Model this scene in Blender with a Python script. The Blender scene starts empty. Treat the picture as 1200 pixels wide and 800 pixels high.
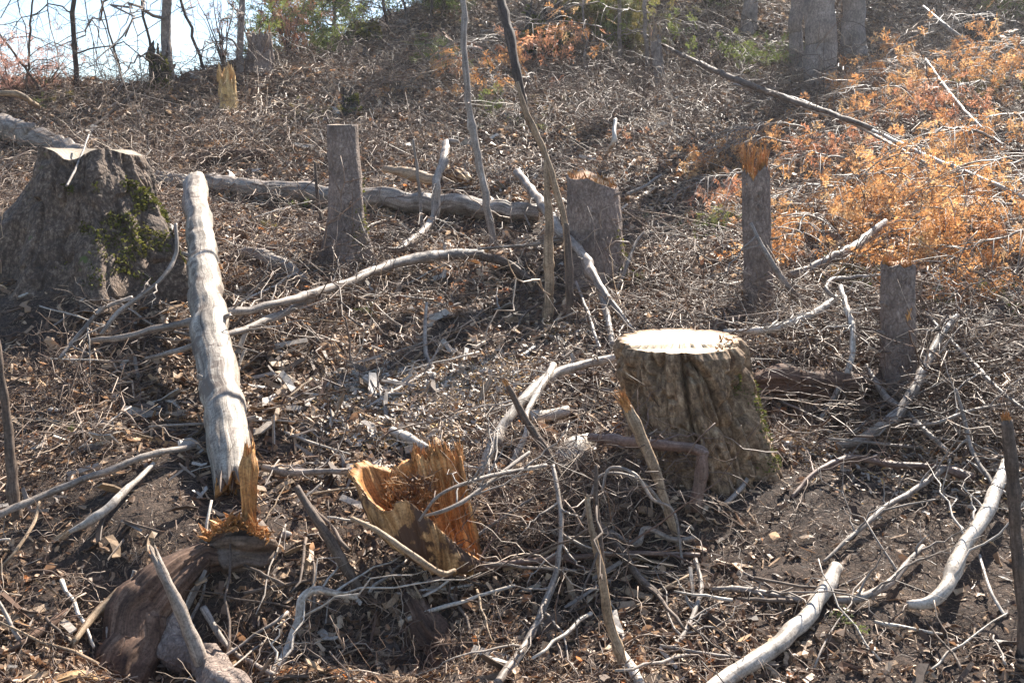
import bpy, math, random
import numpy as np
from mathutils import Vector
R = math.radians
rnd = random.Random(7)
rs = np.random.RandomState(11)
scene = bpy.context.scene

# ------------------------------------------------------------------ camera, sky, sun, exposure
EYE = np.array([0.0, 0.0, 1.6]); PITCH = R(9.5); FX = 1167.0
cam_data = bpy.data.cameras.new('camera'); cam_data.lens = 35.0; cam_data.sensor_width = 36.0
cam_data.clip_start = 0.05; cam_data.clip_end = 2000
cam = bpy.data.objects.new('camera', cam_data); scene.collection.objects.link(cam)
cam.location = EYE; cam.rotation_euler = (R(90) - PITCH, 0, 0)
scene.camera = cam
SUN_EL, SUN_AZ = R(40), R(27)             # azimuth measured from +Y (view direction) towards +X
world = bpy.data.worlds.new('World'); scene.world = world; world.use_nodes = True
wn = world.node_tree.nodes; wl = world.node_tree.links; wn.clear()
sky = wn.new('ShaderNodeTexSky'); sky.sky_type = 'NISHITA'; sky.sun_disc = False
sky.sun_elevation = SUN_EL; sky.sun_rotation = SUN_AZ
sky.air_density = 1.0; sky.dust_density = .6; sky.ozone_density = 2.5
bg = wn.new('ShaderNodeBackground'); bg.inputs[1].default_value = 0.078
wo = wn.new('ShaderNodeOutputWorld'); wl.new(sky.outputs[0], bg.inputs[0]); wl.new(bg.outputs[0], wo.inputs[0])
sd = bpy.data.lights.new('sun', 'SUN'); sd.energy = 5.0; sd.angle = R(0.5); sd.color = (1.0, 0.93, 0.83)
sun = bpy.data.objects.new('sun', sd); scene.collection.objects.link(sun)
S = Vector((math.sin(SUN_AZ) * math.cos(SUN_EL), math.cos(SUN_AZ) * math.cos(SUN_EL), math.sin(SUN_EL)))
sun.rotation_euler = S.to_track_quat('Z', 'Y').to_euler()
sun.location = S * 60
scene.view_settings.view_transform = 'Standard'; scene.view_settings.look = 'None'
scene.view_settings.exposure = 1.6; scene.view_settings.gamma = 1.0
scene.view_settings.use_curve_mapping = False

# ------------------------------------------------------------------ noise
def _hash(ix, iy, iz, s):
    h = (ix * 374761393 + iy * 668265263 + iz * 2147483647 + s * 1442695041) & 0xffffffff
    h = ((h ^ (h >> 13)) * 1274126177) & 0xffffffff
    h = ((h ^ (h >> 15)) * 2246822519) & 0xffffffff
    return ((h ^ (h >> 16)) & 0xffffff) / float(0xffffff) * 2 - 1
def noise3(p, s=0):
    p = np.asarray(p, float); i = np.floor(p).astype(np.int64); f = p - i; f = f * f * (3 - 2 * f)
    x, y, z = i[:, 0], i[:, 1], i[:, 2]; fx, fy, fz = f[:, 0], f[:, 1], f[:, 2]
    c = lambda a, b, d: _hash(x + a, y + b, z + d, s)
    l = lambda a, b, t: a + (b - a) * t
    return l(l(l(c(0,0,0), c(1,0,0), fx), l(c(0,1,0), c(1,1,0), fx), fy),
             l(l(c(0,0,1), c(1,0,1), fx), l(c(0,1,1), c(1,1,1), fx), fy), fz)
def fbm(p, o=3, s=0):
    a, r = 1.0, 0
    p = np.asarray(p, float)
    for k in range(o):
        r = r + a * noise3(p, s + k); p = p * 2.03 + 3.7; a *= .5
    return r
def n2(x, y, f, o=3, s=0):
    return fbm(np.stack([x * f, y * f, np.zeros_like(x) + .37], 1), o, s)

# ------------------------------------------------------------------ terrain
PY = np.array([-40, 0, 1.5, 2.75, 3.8, 4.7, 5.7, 7.1, 9.5, 13, 15, 17.5, 22, 30, 60])
PZ = np.array([-4, -1.72, -1.66, -1.50, -1.19, -1.00, -.76, -.47, .02, 1.1, 1.85, 2.95, 4.9, 8.0, 18.0])
RX = np.array([-60, -9, -5, -3.6, -2.4, -1.0, 3.0, 7, 60]); RY = np.array([10, 11.6, 12.6, 13.6, 15.6, 18.2, 26, 30, 34])
BUMPS = [  # x, y, rx, ry, dz
    (-2.55, 5.4, .8, .6, .22), (.62, 3.95, .55, .4, .06), (1.25, 4.35, .4, .3, -.07), (1.2, 5.0, .9, .4, .05),
    (-1.05, 2.95, .28, .22, -.16), (-.35, 2.95, .22, .2, -.13), (.25, 3.2, .5, .3, -.06), (-1.6, 3.6, .5, .5, .07),
    (-2.6, 4.6, .5, .5, -.05), (2.1, 3.2, .6, .5, .04), (-.1, 6.2, .8, .4, -.06), (.6, 7.4, 1.2, .5, -.08),
    (-.55, 2.72, .2, .12, .08), (-6.4, 12.5, 1.5, .8, .25), (-3.2, 13.2, 1.0, .6, .15), (1.6, 14, 2, 1.2, -.3)]
def gh(x, y):
    x = np.atleast_1d(np.asarray(x, float)); y = np.atleast_1d(np.asarray(y, float))
    yc = np.zeros_like(x)
    for k in (-.6, 0, .6): yc += np.interp(x + k, RX, RY) / 3
    def prof(q):
        r = 0
        for k, w in ((-.8, .15), (-.4, .2), (0, .3), (.4, .2), (.8, .15)): r = r + w * np.interp(q + k, PY, PZ)
        return r
    over = np.maximum(y - yc, 0)
    z = prof(np.minimum(y, yc)) - .12 * over - .2 * (1 - np.exp(-over))
    z = np.maximum(z, -9) + 1.6
    amp = np.clip(1 - np.maximum(y - 45, 0) / 60, 0, 1)
    z = z + (.055 * n2(x, y, .75, 2, 5) + .035 * n2(x, y, 2.3, 2, 9)) * amp * np.clip((y + 2) / 4, 0, 1)
    z = z + .09 * n2(x, y, .3, 1, 15) * np.clip((y - 6) / 5, 0, 1)
    for bx, by, rx, ry, dz in BUMPS:
        z = z + dz * np.exp(-((x - bx) / rx) ** 2 - ((y - by) / ry) ** 2)
    return z
def g1(x, y): return float(gh(x, y)[0])
CP, SP = math.cos(PITCH), math.sin(PITCH)
def ray(px, py):
    a, b = (px - 600) / FX, (400 - py) / FX
    d = np.array([a, CP + b * SP, -SP + b * CP])
    return d
def W(px, py, d):                      # point seen at a photo pixel, at depth d (metres along the view axis)
    return EYE + ray(px, py) * d
TT = np.concatenate([np.arange(1.2, 12, .04), np.arange(12, 60, .15)])
def G(px, py, h=0.0):                  # point h metres above the ground under that line of sight
    r = ray(px, py); P = EYE[None] + r[None] * TT[:, None]
    dz = P[:, 2] - gh(P[:, 0], P[:, 1]) - h
    k = np.argmax(dz < 0)
    if dz[k] >= 0:                     # the line passes over the crest: take the ground under its closest approach
        j = int(np.argmin(dz / TT)); q = P[j].copy(); q[2] = float(gh(q[0], q[1])[0]) + h; return q
    k = max(k, 1)
    t = TT[k - 1] + (TT[k] - TT[k - 1]) * dz[k - 1] / (dz[k - 1] - dz[k] + 1e-9)
    return EYE + r * t
def depth(P): 
    v = P - EYE; return v[1] * CP - v[2] * SP
def pt(p):                             # (px, py, h) with h < 1.9 above ground, else a depth
    return W(*p) if p[2] >= 1.9 else G(*p)

# ------------------------------------------------------------------ materials
def new_mat(name, rough=.8):
    m = bpy.data.materials.new(name); m.use_nodes = True
    nt = m.node_tree; b = nt.nodes['Principled BSDF']; b.inputs['Roughness'].default_value = rough
    return m, nt, b
def ramp(nt, fac, stops):
    r = nt.nodes.new('ShaderNodeValToRGB'); e = r.color_ramp.elements
    while len(e) < len(stops): e.new(.5)
    for k, (p, c) in enumerate(stops): e[k].position = p; e[k].color = (*c, 1)
    nt.links.new(fac, r.inputs[0]); return r.outputs[0]
def tex(nt, src, scale, detail=4, vec_scale=None, rough=.6, dist=0):
    t = nt.nodes.new('ShaderNodeTexNoise'); t.inputs['Scale'].default_value = scale; t.inputs['Detail'].default_value = detail
    t.inputs['Roughness'].default_value = rough; t.inputs['Distortion'].default_value = dist
    if vec_scale:
        mp = nt.nodes.new('ShaderNodeMapping'); mp.inputs['Scale'].default_value = vec_scale
        nt.links.new(src, mp.inputs[0]); src = mp.outputs[0]
    nt.links.new(src, t.inputs['Vector']); return t.outputs[0]
def mix(nt, fac, a, b, mode='MIX'):
    m = nt.nodes.new('ShaderNodeMix'); m.data_type = 'RGBA'; m.blend_type = mode
    for sock, v in ((m.inputs[0], fac), (m.inputs[6], a), (m.inputs[7], b)):
        if isinstance(v, bpy.types.NodeSocket): nt.links.new(v, sock)
        elif isinstance(v, (int, float)): sock.default_value = v
        else: sock.default_value = (*v, 1)
    return m.outputs[2]
def bump(nt, b, h, strength=.5, dist=.01):
    n = nt.nodes.new('ShaderNodeBump'); n.inputs['Strength'].default_value = strength; n.inputs['Distance'].default_value = dist
    nt.links.new(h, n.inputs['Height']); nt.links.new(n.outputs[0], b.inputs['Normal'])
def coords(nt, kind='Object'):
    return nt.nodes.new('ShaderNodeTexCoord').outputs[kind]
def rand(nt): return nt.nodes.new('ShaderNodeObjectInfo').outputs['Random']
def mrange(nt, v, a, b, c=0, d=1):
    m = nt.nodes.new('ShaderNodeMapRange'); nt.links.new(v, m.inputs[0])
    for k, q in enumerate((a, b, c, d)): m.inputs[k + 1].default_value = q
    return m.outputs[0]

def m_soil():
    m, nt, b = new_mat('forest_soil', .95)
    co = coords(nt)
    c = ramp(nt, tex(nt, co, 2.2, 6), [(.3, (.04, .025, .018)), (.5, (.08, .053, .038)), (.7, (.15, .105, .075))])
    f = ramp(nt, tex(nt, co, 60, 5, rough=.75), [(.35, (.35, .33, .31)), (.55, (1, .97, .93)), (.7, (2.3, 2.2, 2.1))])
    nt.links.new(mix(nt, 1.0, c, f, 'MULTIPLY'), b.inputs['Base Color'])
    bump(nt, b, tex(nt, co, 90, 5, rough=.8), 1.0, .012); return m
def m_litter(name, stops, rough=.6, trans=0):
    m, nt, b = new_mat(name, rough)
    co = coords(nt)
    c = mix(nt, 1.0, ramp(nt, rand(nt), stops), (1.1, 1.0, .88), 'MULTIPLY')
    v = ramp(nt, tex(nt, co, 14, 3, (1, 6, 6)), [(.3, (.6, .58, .56)), (.7, (1.25, 1.25, 1.25))])
    c = mix(nt, 1.0, c, v, 'MULTIPLY'); nt.links.new(c, b.inputs['Base Color'])
    if trans:
        t = nt.nodes.new('ShaderNodeBsdfTranslucent'); nt.links.new(c, t.inputs[0])
        ms = nt.nodes.new('ShaderNodeMixShader'); ms.inputs[0].default_value = trans
        nt.links.new(b.outputs[0], ms.inputs[1]); nt.links.new(t.outputs[0], ms.inputs[2])
        nt.links.new(ms.outputs[0], nt.nodes['Material Output'].inputs[0])
    return m
def m_wood(name, dark, mid, light, rough=.6, uvs=(40, 3, 1), bstr=.5, patch=None, spec=.35):
    """fibre-streaked wood or bark: streaks run along the UV v axis (metres)"""
    m, nt, b = new_mat(name, rough); b.inputs['Specular IOR Level'].default_value = spec
    uv = coords(nt, 'UV'); ob = coords(nt)
    st = tex(nt, uv, 1, 5, uvs, .65, .4)
    c = ramp(nt, st, [(.3, dark), (.5, mid), (.68, light)])
    blot = ramp(nt, tex(nt, ob, 9, 5, rough=.7), [(.33, (.5, .47, .44)), (.5, (.95, .93, .9)), (.68, (1.25, 1.22, 1.2))])
    c = mix(nt, 1.0, c, blot, 'MULTIPLY')
    fine = ramp(nt, tex(nt, ob, 110, 4, rough=.7), [(.36, (.5, .47, .45)), (.5, (1, 1, 1)), (.7, (1.3, 1.3, 1.3))])
    c = mix(nt, .85, c, fine, 'MULTIPLY')
    if patch: 
        f = ramp(nt, tex(nt, ob, patch[1], 4), [(patch[2], (0, 0, 0)), (patch[2] + .06, (1, 1, 1))])
        c = mix(nt, f, c, patch[0])
    nt.links.new(c, b.inputs['Base Color'])
    bump(nt, b, st, bstr, .006); return m
def m_bark_scaly(name, dark, mid, light, sc=22, moss=0):
    m, nt, b = new_mat(name, .85)
    ob = coords(nt)
    mp = nt.nodes.new('ShaderNodeMapping'); mp.inputs['Scale'].default_value = (1, 1, .42); nt.links.new(ob, mp.inputs[0])
    nz = nt.nodes.new('ShaderNodeTexNoise'); nz.inputs['Scale'].default_value = 12; nt.links.new(ob, nz.inputs['Vector'])
    ad = nt.nodes.new('ShaderNodeVectorMath'); ad.operation = 'MULTIPLY_ADD'
    nt.links.new(nz.outputs[1], ad.inputs[0]); ad.inputs[1].default_value = (.11,) * 3; nt.links.new(mp.outputs[0], ad.inputs[2])
    v = nt.nodes.new('ShaderNodeTexVoronoi'); v.feature = 'DISTANCE_TO_EDGE'; v.inputs['Scale'].default_value = sc
    nt.links.new(ad.outputs[0], v.inputs['Vector'])
    e = mrange(nt, v.outputs[0], 0, .12, .55, 1)
    n = tex(nt, ob, 55, 6, (1, 1, .55), rough=.75)
    c = ramp(nt, n, [(.3, dark), (.5, mid), (.68, light)])
    big = ramp(nt, tex(nt, ob, 5, 4), [(.35, (.6, .57, .55)), (.65, (1.3, 1.25, 1.2))])
    c = mix(nt, 1.0, c, big, 'MULTIPLY')
    c = mix(nt, e, tuple(q * .7 for q in dark), c)
    if moss:
        f = ramp(nt, tex(nt, ob, 6, 5), [(1 - moss, (0, 0, 0)), (1.05 - moss, (1, 1, 1))])
        c = mix(nt, f, c, (.10, .115, .03))
    nt.links.new(c, b.inputs['Base Color'])
    h = nt.nodes.new('ShaderNodeMath'); h.operation = 'ADD'; nt.links.new(e, h.inputs[0]); nt.links.new(n, h.inputs[1])
    bump(nt, b, h.outputs[0], .9, .008); return m
def m_sawn(name, light, dark, ring=260):
    m, nt, b = new_mat(name, .7)
    uv = coords(nt, 'UV')
    nz = tex(nt, uv, 6, 3)
    l = nt.nodes.new('ShaderNodeVectorMath'); l.operation = 'LENGTH'; nt.links.new(uv, l.inputs[0])
    a = nt.nodes.new('ShaderNodeMath'); a.operation = 'MULTIPLY_ADD'; nt.links.new(nz, a.inputs[0]); a.inputs[1].default_value = .03
    nt.links.new(l.outputs['Value'], a.inputs[2])
    s = nt.nodes.new('ShaderNodeMath'); s.operation = 'MULTIPLY'; nt.links.new(a.outputs[0], s.inputs[0]); s.inputs[1].default_value = ring * 2
    s2 = nt.nodes.new('ShaderNodeMath'); s2.operation = 'SINE'; nt.links.new(s.outputs[0], s2.inputs[0])
    r = mrange(nt, s2.outputs[0], -1, 1, 0, .55)
    c = mix(nt, r, light, dark)
    saw = ramp(nt, tex(nt, uv, 1, 4, (6, 220, 1)), [(.3, (.8, .78, .74)), (.65, (1.08, 1.08, 1.08))])
    c = mix(nt, 1.0, c, saw, 'MULTIPLY')
    nt.links.new(c, b.inputs['Base Color']); bump(nt, b, tex(nt, uv, 1, 4, (6, 220, 1)), .4, .004); return m
def m_leaf(name, stops, trans=.5, rough=.55):
    m, nt, b = new_mat(name, rough)
    co = nt.nodes.new('ShaderNodeNewGeometry')
    c = ramp(nt, tex(nt, co.outputs['Position'], 3.5, 5, rough=.8), stops)
    hv = ramp(nt, co.outputs['Random Per Island'], [(0, (.55, .55, .55)), (1, (1.5, 1.45, 1.4))])
    c = mix(nt, 1.0, c, hv, 'MULTIPLY')
    nt.links.new(c, b.inputs['Base Color'])
    t = nt.nodes.new('ShaderNodeBsdfTranslucent'); nt.links.new(c, t.inputs[0])
    ms = nt.nodes.new('ShaderNodeMixShader'); ms.inputs[0].default_value = trans
    nt.links.new(b.outputs[0], ms.inputs[1]); nt.links.new(t.outputs[0], ms.inputs[2])
    nt.links.new(ms.outputs[0], nt.nodes['Material Output'].inputs[0]); return m

M = {
 'soil': m_soil(),
 'chip': m_litter('litter_chip', [(0, (.07, .04, .025)), (.45, (.20, .125, .08)), (.75, (.42, .30, .20)), (1, (.80, .66, .5))], .5, .3),
 'needle': m_litter('litter_needle', [(0, (.06, .036, .024)), (.5, (.16, .10, .068)), (.8, (.36, .26, .18)), (1, (.66, .53, .4))], .5),
 'leaf': m_litter('dead_leaf', [(0, (.12, .065, .04)), (.5, (.34, .22, .145)), (.9, (.72, .58, .44)), (1, (.6, .24, .08))], .45, .45),
 'twig': m_litter('dry_twig', [(0, (.045, .028, .02)), (.45, (.12, .08, .058)), (.8, (.27, .20, .155)), (1, (.56, .47, .38))], .55),
 'grey': m_wood('weathered_grey_wood', (.13, .10, .082), (.29, .24, .20), (.48, .42, .36), .55, (30, 4, 1)),
 'pale': m_wood('peeled_pale_wood', (.26, .21, .165), (.50, .44, .375), (.66, .60, .52), .5, (26, 3, 1), .5),
 'log': m_wood('peeled_log_wood', (.11, .085, .065), (.36, .31, .255), (.56, .50, .42), .6, (34, 3, 1), 1.0, ((.17, .13, .10), 9, .535)),
 'brown': m_wood('brown_bark', (.055, .038, .028), (.13, .092, .068), (.23, .175, .14), .7, (30, 8, 1)),
 'red': m_wood('reddish_bark', (.10, .055, .04), (.20, .125, .095), (.33, .25, .2), .55, (26, 6, 1)),
 'darkbark': m_wood('dark_bark', (.03, .022, .018), (.075, .055, .045), (.14, .11, .09), .8, (26, 8, 1), .9),
 'rotten': m_wood('rotten_wood', (.05, .028, .02), (.13, .075, .05), (.26, .17, .12), .85, (40, 5, 1), 1.0),
 'tan': m_wood('split_tan_wood', (.16, .10, .06), (.36, .25, .155), (.55, .42, .28), .6, (60, 3, 1), .7),
 'shell': m_wood('torn_hollow_wood', (.10, .05, .022), (.40, .23, .10), (.68, .47, .25), .65, (40, 4, 1), .9, ((.085, .045, .028), 11, .51)),
 'yellow': m_wood('torn_yellow_wood', (.34, .19, .07), (.68, .44, .18), (.8, .6, .32), .65, (30, 4, 1), .9),
 'orange': m_wood('fresh_orange_wood', (.22, .085, .025), (.52, .24, .075), (.74, .43, .17), .65, (55, 4, 1), .9),
 'furrow': m_wood('furrowed_bark', (.085, .05, .03), (.24, .155, .09), (.46, .325, .20), .85, (70, 26, 1), 1.0),
 'scaly': m_bark_scaly('scaly_bark', (.12, .085, .068), (.26, .20, .165), (.42, .345, .29), 40),
 'oldbark': m_bark_scaly('old_scaly_bark', (.045, .03, .021), (.125, .085, .06), (.34, .26, .19), 20, .34),
 'trunk': m_bark_scaly('tree_bark', (.13, .105, .09), (.28, .235, .205), (.42, .36, .32), 26),
 'blackbark': m_bark_scaly('dark_stump_bark', (.02, .017, .014), (.05, .042, .036), (.10, .085, .075), 18, .4),
 'sawn': m_sawn('sawn_wood', (.52, .40, .26), (.34, .235, .135)),
 'sawngrey': m_sawn('weathered_sawn_wood', (.34, .28, .20), (.17, .13, .09), 120),
 'moss': m_leaf('moss', [(.3, (.045, .05, .012)), (.5, (.12, .125, .03)), (.7, (.26, .24, .06))], .3, .9),
 'cedar_dead': m_leaf('dead_cedar_foliage', [(.3, (.13, .06, .03)), (.42, (.40, .18, .07)), (.52, (.66, .36, .15)), (.62, (.58, .42, .24)), (.72, (.28, .22, .10))], .5),
 'cedar_red': m_leaf('rust_cedar_foliage', [(.3, (.34, .14, .08)), (.5, (.58, .27, .15)), (.7, (.66, .45, .3))], .5),
 'cedar_green': m_leaf('green_cedar_foliage', [(.3, (.06, .085, .025)), (.5, (.15, .19, .05)), (.7, (.32, .34, .10))], .5),
 'olive': m_leaf('olive_foliage', [(.3, (.09, .09, .03)), (.5, (.2, .18, .06)), (.7, (.36, .27, .1))], .5),
 'pinkleaf': m_leaf('pink_bush_foliage', [(.3, (.4, .2, .16)), (.6, (.6, .36, .28))], .5),
 'stone': m_wood('pale_stone', (.3, .28, .26), (.42, .4, .38), (.5, .48, .45), .8, (9, 9, 1)),
}
# ------------------------------------------------------------------ object helpers
coll = scene.collection
used_labels = set()
def tagobj(o, label=None, cat=None, group=None, kind=None):
    if label: o['label'] = label
    if cat: o['category'] = cat
    if group: o['group'] = group
    if kind: o['kind'] = kind
    return o
def empty(name, loc, label, cat, group=None):
    o = bpy.data.objects.new(name, None); coll.objects.link(o); o.location = loc; o.empty_display_size = .1
    tagobj(o, label, cat, group); o['_loc'] = list(map(float, loc)); return o
def worigin(o): return np.array(o['_loc'])
class Geo:
    """accumulates vertices, faces (tris/quads), uv per vertex, material index per face"""
    def __init__(s): s.V = []; s.F = []; s.U = []; s.MI = []; s.n = 0
    def add(s, V, F, U=None, mi=0):
        V = np.asarray(V, float)
        if U is None: U = np.zeros((len(V), 2))
        s.V.append(V); s.U.append(np.asarray(U, float))
        if len(F) and isinstance(F, np.ndarray): F = F.tolist()
        n = s.n
        s.F += [tuple(i + n for i in f) for f in F]
        s.MI += ([mi] * len(F)) if np.isscalar(mi) else list(mi)
        s.n += len(V); return s
    def arrays(s): return np.concatenate(s.V), s.F, np.concatenate(s.U), s.MI
def mesh_from(name, V, F, U, MI, mats, smooth=True):
    me = bpy.data.meshes.new(name); me.from_pydata(V.tolist(), [], F)
    if U is not None:
        uvl = me.uv_layers.new(name='UVMap'); li = np.zeros(len(me.loops), np.int32); me.loops.foreach_get('vertex_index', li)
        uvl.data.foreach_set('uv', np.ascontiguousarray(U[li]).ravel())
    for m in mats: me.materials.append(m)
    me.polygons.foreach_set('material_index', np.asarray(MI, np.int32))
    me.polygons.foreach_set('use_smooth', np.full(len(me.polygons), smooth, bool))
    me.update(); return me
def mk(name, geo, mats, parent=None, origin=None, smooth=True, label=None, cat=None, group=None, kind=None):
    V, F, U, MI = geo.arrays()
    if parent is not None: og = worigin(parent)
    else: og = V.mean(0) if origin is None else np.asarray(origin, float)
    me = mesh_from(name, V - og, F, U, MI, [M[m] for m in (mats if isinstance(mats, (list, tuple)) else [mats])], smooth)
    o = bpy.data.objects.new(name, me); coll.objects.link(o)
    if parent is not None: o.parent = parent
    else: o.location = og
    o['_loc'] = [float(q) for q in og]
    return tagobj(o, label, cat, group, kind)

def spline(P, step):
    P = [np.asarray(p, float) for p in P]
    if len(P) == 2: P = [P[0], P[0] * .67 + P[1] * .33, P[0] * .33 + P[1] * .67, P[1]]
    Q = [2 * P[0] - P[1]] + P + [2 * P[-1] - P[-2]]; out = []; par = []
    for i in range(1, len(Q) - 2):
        L = np.linalg.norm(Q[i + 1] - Q[i]); n = max(2, int(L / step))
        for k in range(n):
            t = k / n; a, b, c, d = Q[i - 1:i + 3]
            out.append(.5 * (2 * b + (c - a) * t + (2 * a - 5 * b + 4 * c - d) * t * t + (3 * b - a - 3 * c + d) * t ** 3)); par.append(i - 1 + t)
    out.append(P[-1]); par.append(len(P) - 1.0)
    return np.array(out), np.array(par) / (len(P) - 1)
def frames(C):
    T = np.gradient(C, axis=0); T /= np.linalg.norm(T, axis=1)[:, None] + 1e-12
    n = np.cross(T[0], [0.13, .2, 1.0]); n /= np.linalg.norm(n) + 1e-9; N = [n]
    for k in range(1, len(T)):
        n = N[-1] - T[k] * np.dot(N[-1], T[k]); n /= np.linalg.norm(n) + 1e-12; N.append(n)
    N = np.array(N); return T, N, np.cross(T, N)
def tube(C, r, sides=10, rough=.12, freq=1.0, seed=0, mi=0, mi_end=None, jag0=0, jag1=0, squash=None):
    """lumpy tapering tube with rounded or jagged ends -> V,F,U,MI"""
    C = np.asarray(C, float); n = len(C); r = np.broadcast_to(np.asarray(r, float), (n,))
    T, N, B = frames(C); L = np.concatenate([[0], np.cumsum(np.linalg.norm(np.diff(C, axis=0), axis=1))])
    th = np.arange(sides) / sides * 2 * math.pi
    D = np.cos(th)[None, :, None] * N[:, None] + np.sin(th)[None, :, None] * B[:, None]
    if squash: D = D * np.array(squash)[None, None, :] 
    if sides >= 12 and r.mean() < .04: r = r * (1 + .22 * sum(np.exp(-((L - L[-1] * u_) / (r.mean() * .9 + .01)) ** 2) for u_ in np.random.RandomState(seed + 3).rand(max(1, int(L[-1] / .35)))))
    V = C[:, None] + D * r[:, None, None]
    if rough:
        rm = max(float(r.max()), 1e-4)
        q = V.reshape(-1, 3) / rm * .55 * freq + seed * 7.3
        d = fbm(q, 2, seed % 17).reshape(n, sides)
        al = fbm(np.stack([np.repeat(th[None], n, 0).ravel() * 1.9, np.repeat(L[:, None], sides, 1).ravel() / rm * .12, np.full(n * sides, seed * 1.7)], 1), 2, 3).reshape(n, sides)
        fb = 0
        if sides >= 18:
            A_ = np.repeat(th[None], n, 0).ravel(); ll = np.repeat(L[:, None], sides, 1).ravel()
            fb = .35 * fbm(np.stack([np.cos(A_) * 4.5, np.sin(A_) * 4.5, ll / rm * .35 + seed], 1), 3, 6).reshape(n, sides)
            fb = fb - .5 * np.clip(.16 - np.abs(noise3(np.stack([np.cos(A_) * 3 + 5, np.sin(A_) * 3, ll / rm * .12 + seed], 1), 8)), 0, 1).reshape(n, sides) / .16 * .6
        V = C[:, None] + D * (r[:, None] * (1 + rough * d * (.35 if sides == 40 else 1) + rough * .6 * al + rough * fb * (2.2 if sides == 40 else 1)))[..., None]
    if jag0: V[0] -= T[0] * (jag0 * np.abs(noise3(np.stack([th * 2.7, th * 0 + seed, th * 0], 1)))[:, None] * 1.6)
    if jag1: V[-1] += T[-1] * (jag1 * np.abs(noise3(np.stack([th * 2.7, th * 0 + seed + 5, th * 0], 1)))[:, None] * 1.6)
    U = np.stack([np.repeat(th[None] * max(float(r.max()), .04), n, 0), np.repeat(L[:, None], sides, 1)], 2).reshape(-1, 2)
    V = V.reshape(-1, 3)
    i = np.arange(n - 1)[:, None] * sides; j = np.arange(sides)[None]; j2 = (j + 1) % sides
    F = np.stack([i + j, i + j2, i + sides + j2, i + sides + j], 2).reshape(-1, 4).tolist()
    MI = [mi] * len(F); me = mi if mi_end is None else mi_end
    k = len(V)
    V = np.concatenate([V, [C[0] - T[0] * r[0] * .12 * (0 if jag0 else 1)], [C[-1] + T[-1] * r[-1] * .12 * (0 if jag1 else 1)]])
    U = np.concatenate([U, [[0, 0]], [[0, L[-1]]]])
    for a in range(sides):
        F.append((k, (a + 1) % sides, a)); F.append((k + 1, (n - 1) * sides + a, (n - 1) * sides + (a + 1) % sides)); MI += [me, me]
    return V, F, U, MI
def wob(C, amp, f, seed):
    L = np.concatenate([[0], np.cumsum(np.linalg.norm(np.diff(C, axis=0), axis=1))])
    e = np.minimum(1, np.minimum(L, L[-1] - L) / (.12 * L[-1] + 1e-6))
    for a in range(3):
        kn = np.random.RandomState(seed * 5 + a).normal(size=int(L[-1] / .07) + 3); C[:, a] += .55 * amp * e * np.interp(L / .07, np.arange(len(kn)), kn)
        C[:, a] += amp * e * fbm(np.stack([L * f, np.full_like(L, seed * 3.1 + a * 9), np.zeros_like(L)], 1), 2, 2)
    return C
def slivers(geo, base, dirn, R0, n, lmin, lmax, w, seed, spread=.25, ring=False, mi=0):
    """wood splinters: thin pointed prisms rooted round base"""
    r = np.random.RandomState(seed); dirn = np.asarray(dirn, float) / np.linalg.norm(dirn)
    a = np.cross(dirn, [.3, .9, .1]); a /= np.linalg.norm(a); b = np.cross(dirn, a)
    for k in range(n):
        t = r.rand() * 6.283; q = R0 * (math.sqrt(r.rand()) if not ring else (.82 + .18 * r.rand()))
        o = base + a * math.cos(t) * q + b * math.sin(t) * q
        L = lmin + (lmax - lmin) * r.rand() ** 2; d = dirn + spread * (r.rand(3) - .5) * 2; d /= np.linalg.norm(d)
        u = np.cross(d, r.rand(3) - .5); u /= np.linalg.norm(u); v = np.cross(d, u)
        ww = w * (.5 + r.rand()); tk = ww * .35; bend = (r.rand(3) - .5) * L * .25
        V = []
        for s, f in ((-.3, 1), (.5, .8), (1, .08)):
            c = o + d * L * s + bend * max(s, 0) ** 2
            V += [c + u * ww * f + v * tk * f, c - u * ww * f + v * tk * f, c - u * ww * f - v * tk * f, c + u * ww * f - v * tk * f]
        F = [(0 + 4 * q_ + j, 4 * q_ + (j + 1) % 4, 4 * q_ + 4 + (j + 1) % 4, 4 * q_ + 4 + j) for q_ in (0, 1) for j in range(4)] + [(8, 9, 10, 11)]
        U = [[x * .01 + k * .1, 0 + y * L * .5] for y in range(3) for x in range(4)]
        geo.add(V, F, U, mi)
    return geo
def moss_geo(P, Nn, size, seed, geo=None):
    """tufts of tiny leaf faces standing on points P with normals Nn"""
    g = geo or Geo(); r = np.random.RandomState(seed); m = len(P)
    if m == 0: return g
    V = []; 
    a = r.normal(size=(m, 3)) * .5 + Nn; a /= np.linalg.norm(a, axis=1)[:, None]
    b = np.cross(a, r.normal(size=(m, 3))); b /= np.linalg.norm(b, axis=1)[:, None]
    s = size * (.5 + r.rand(m))[:, None]
    V = np.stack([P - b * s * .35, P + b * s * .35, P + a * s + b * s * .2, P + a * s * 1.1 - b * s * .2], 1).reshape(-1, 3)
    F = (np.arange(m)[:, None] * 4 + np.arange(4)).tolist()
    g.add(V, F, np.zeros((len(V), 2))); return g

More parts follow.
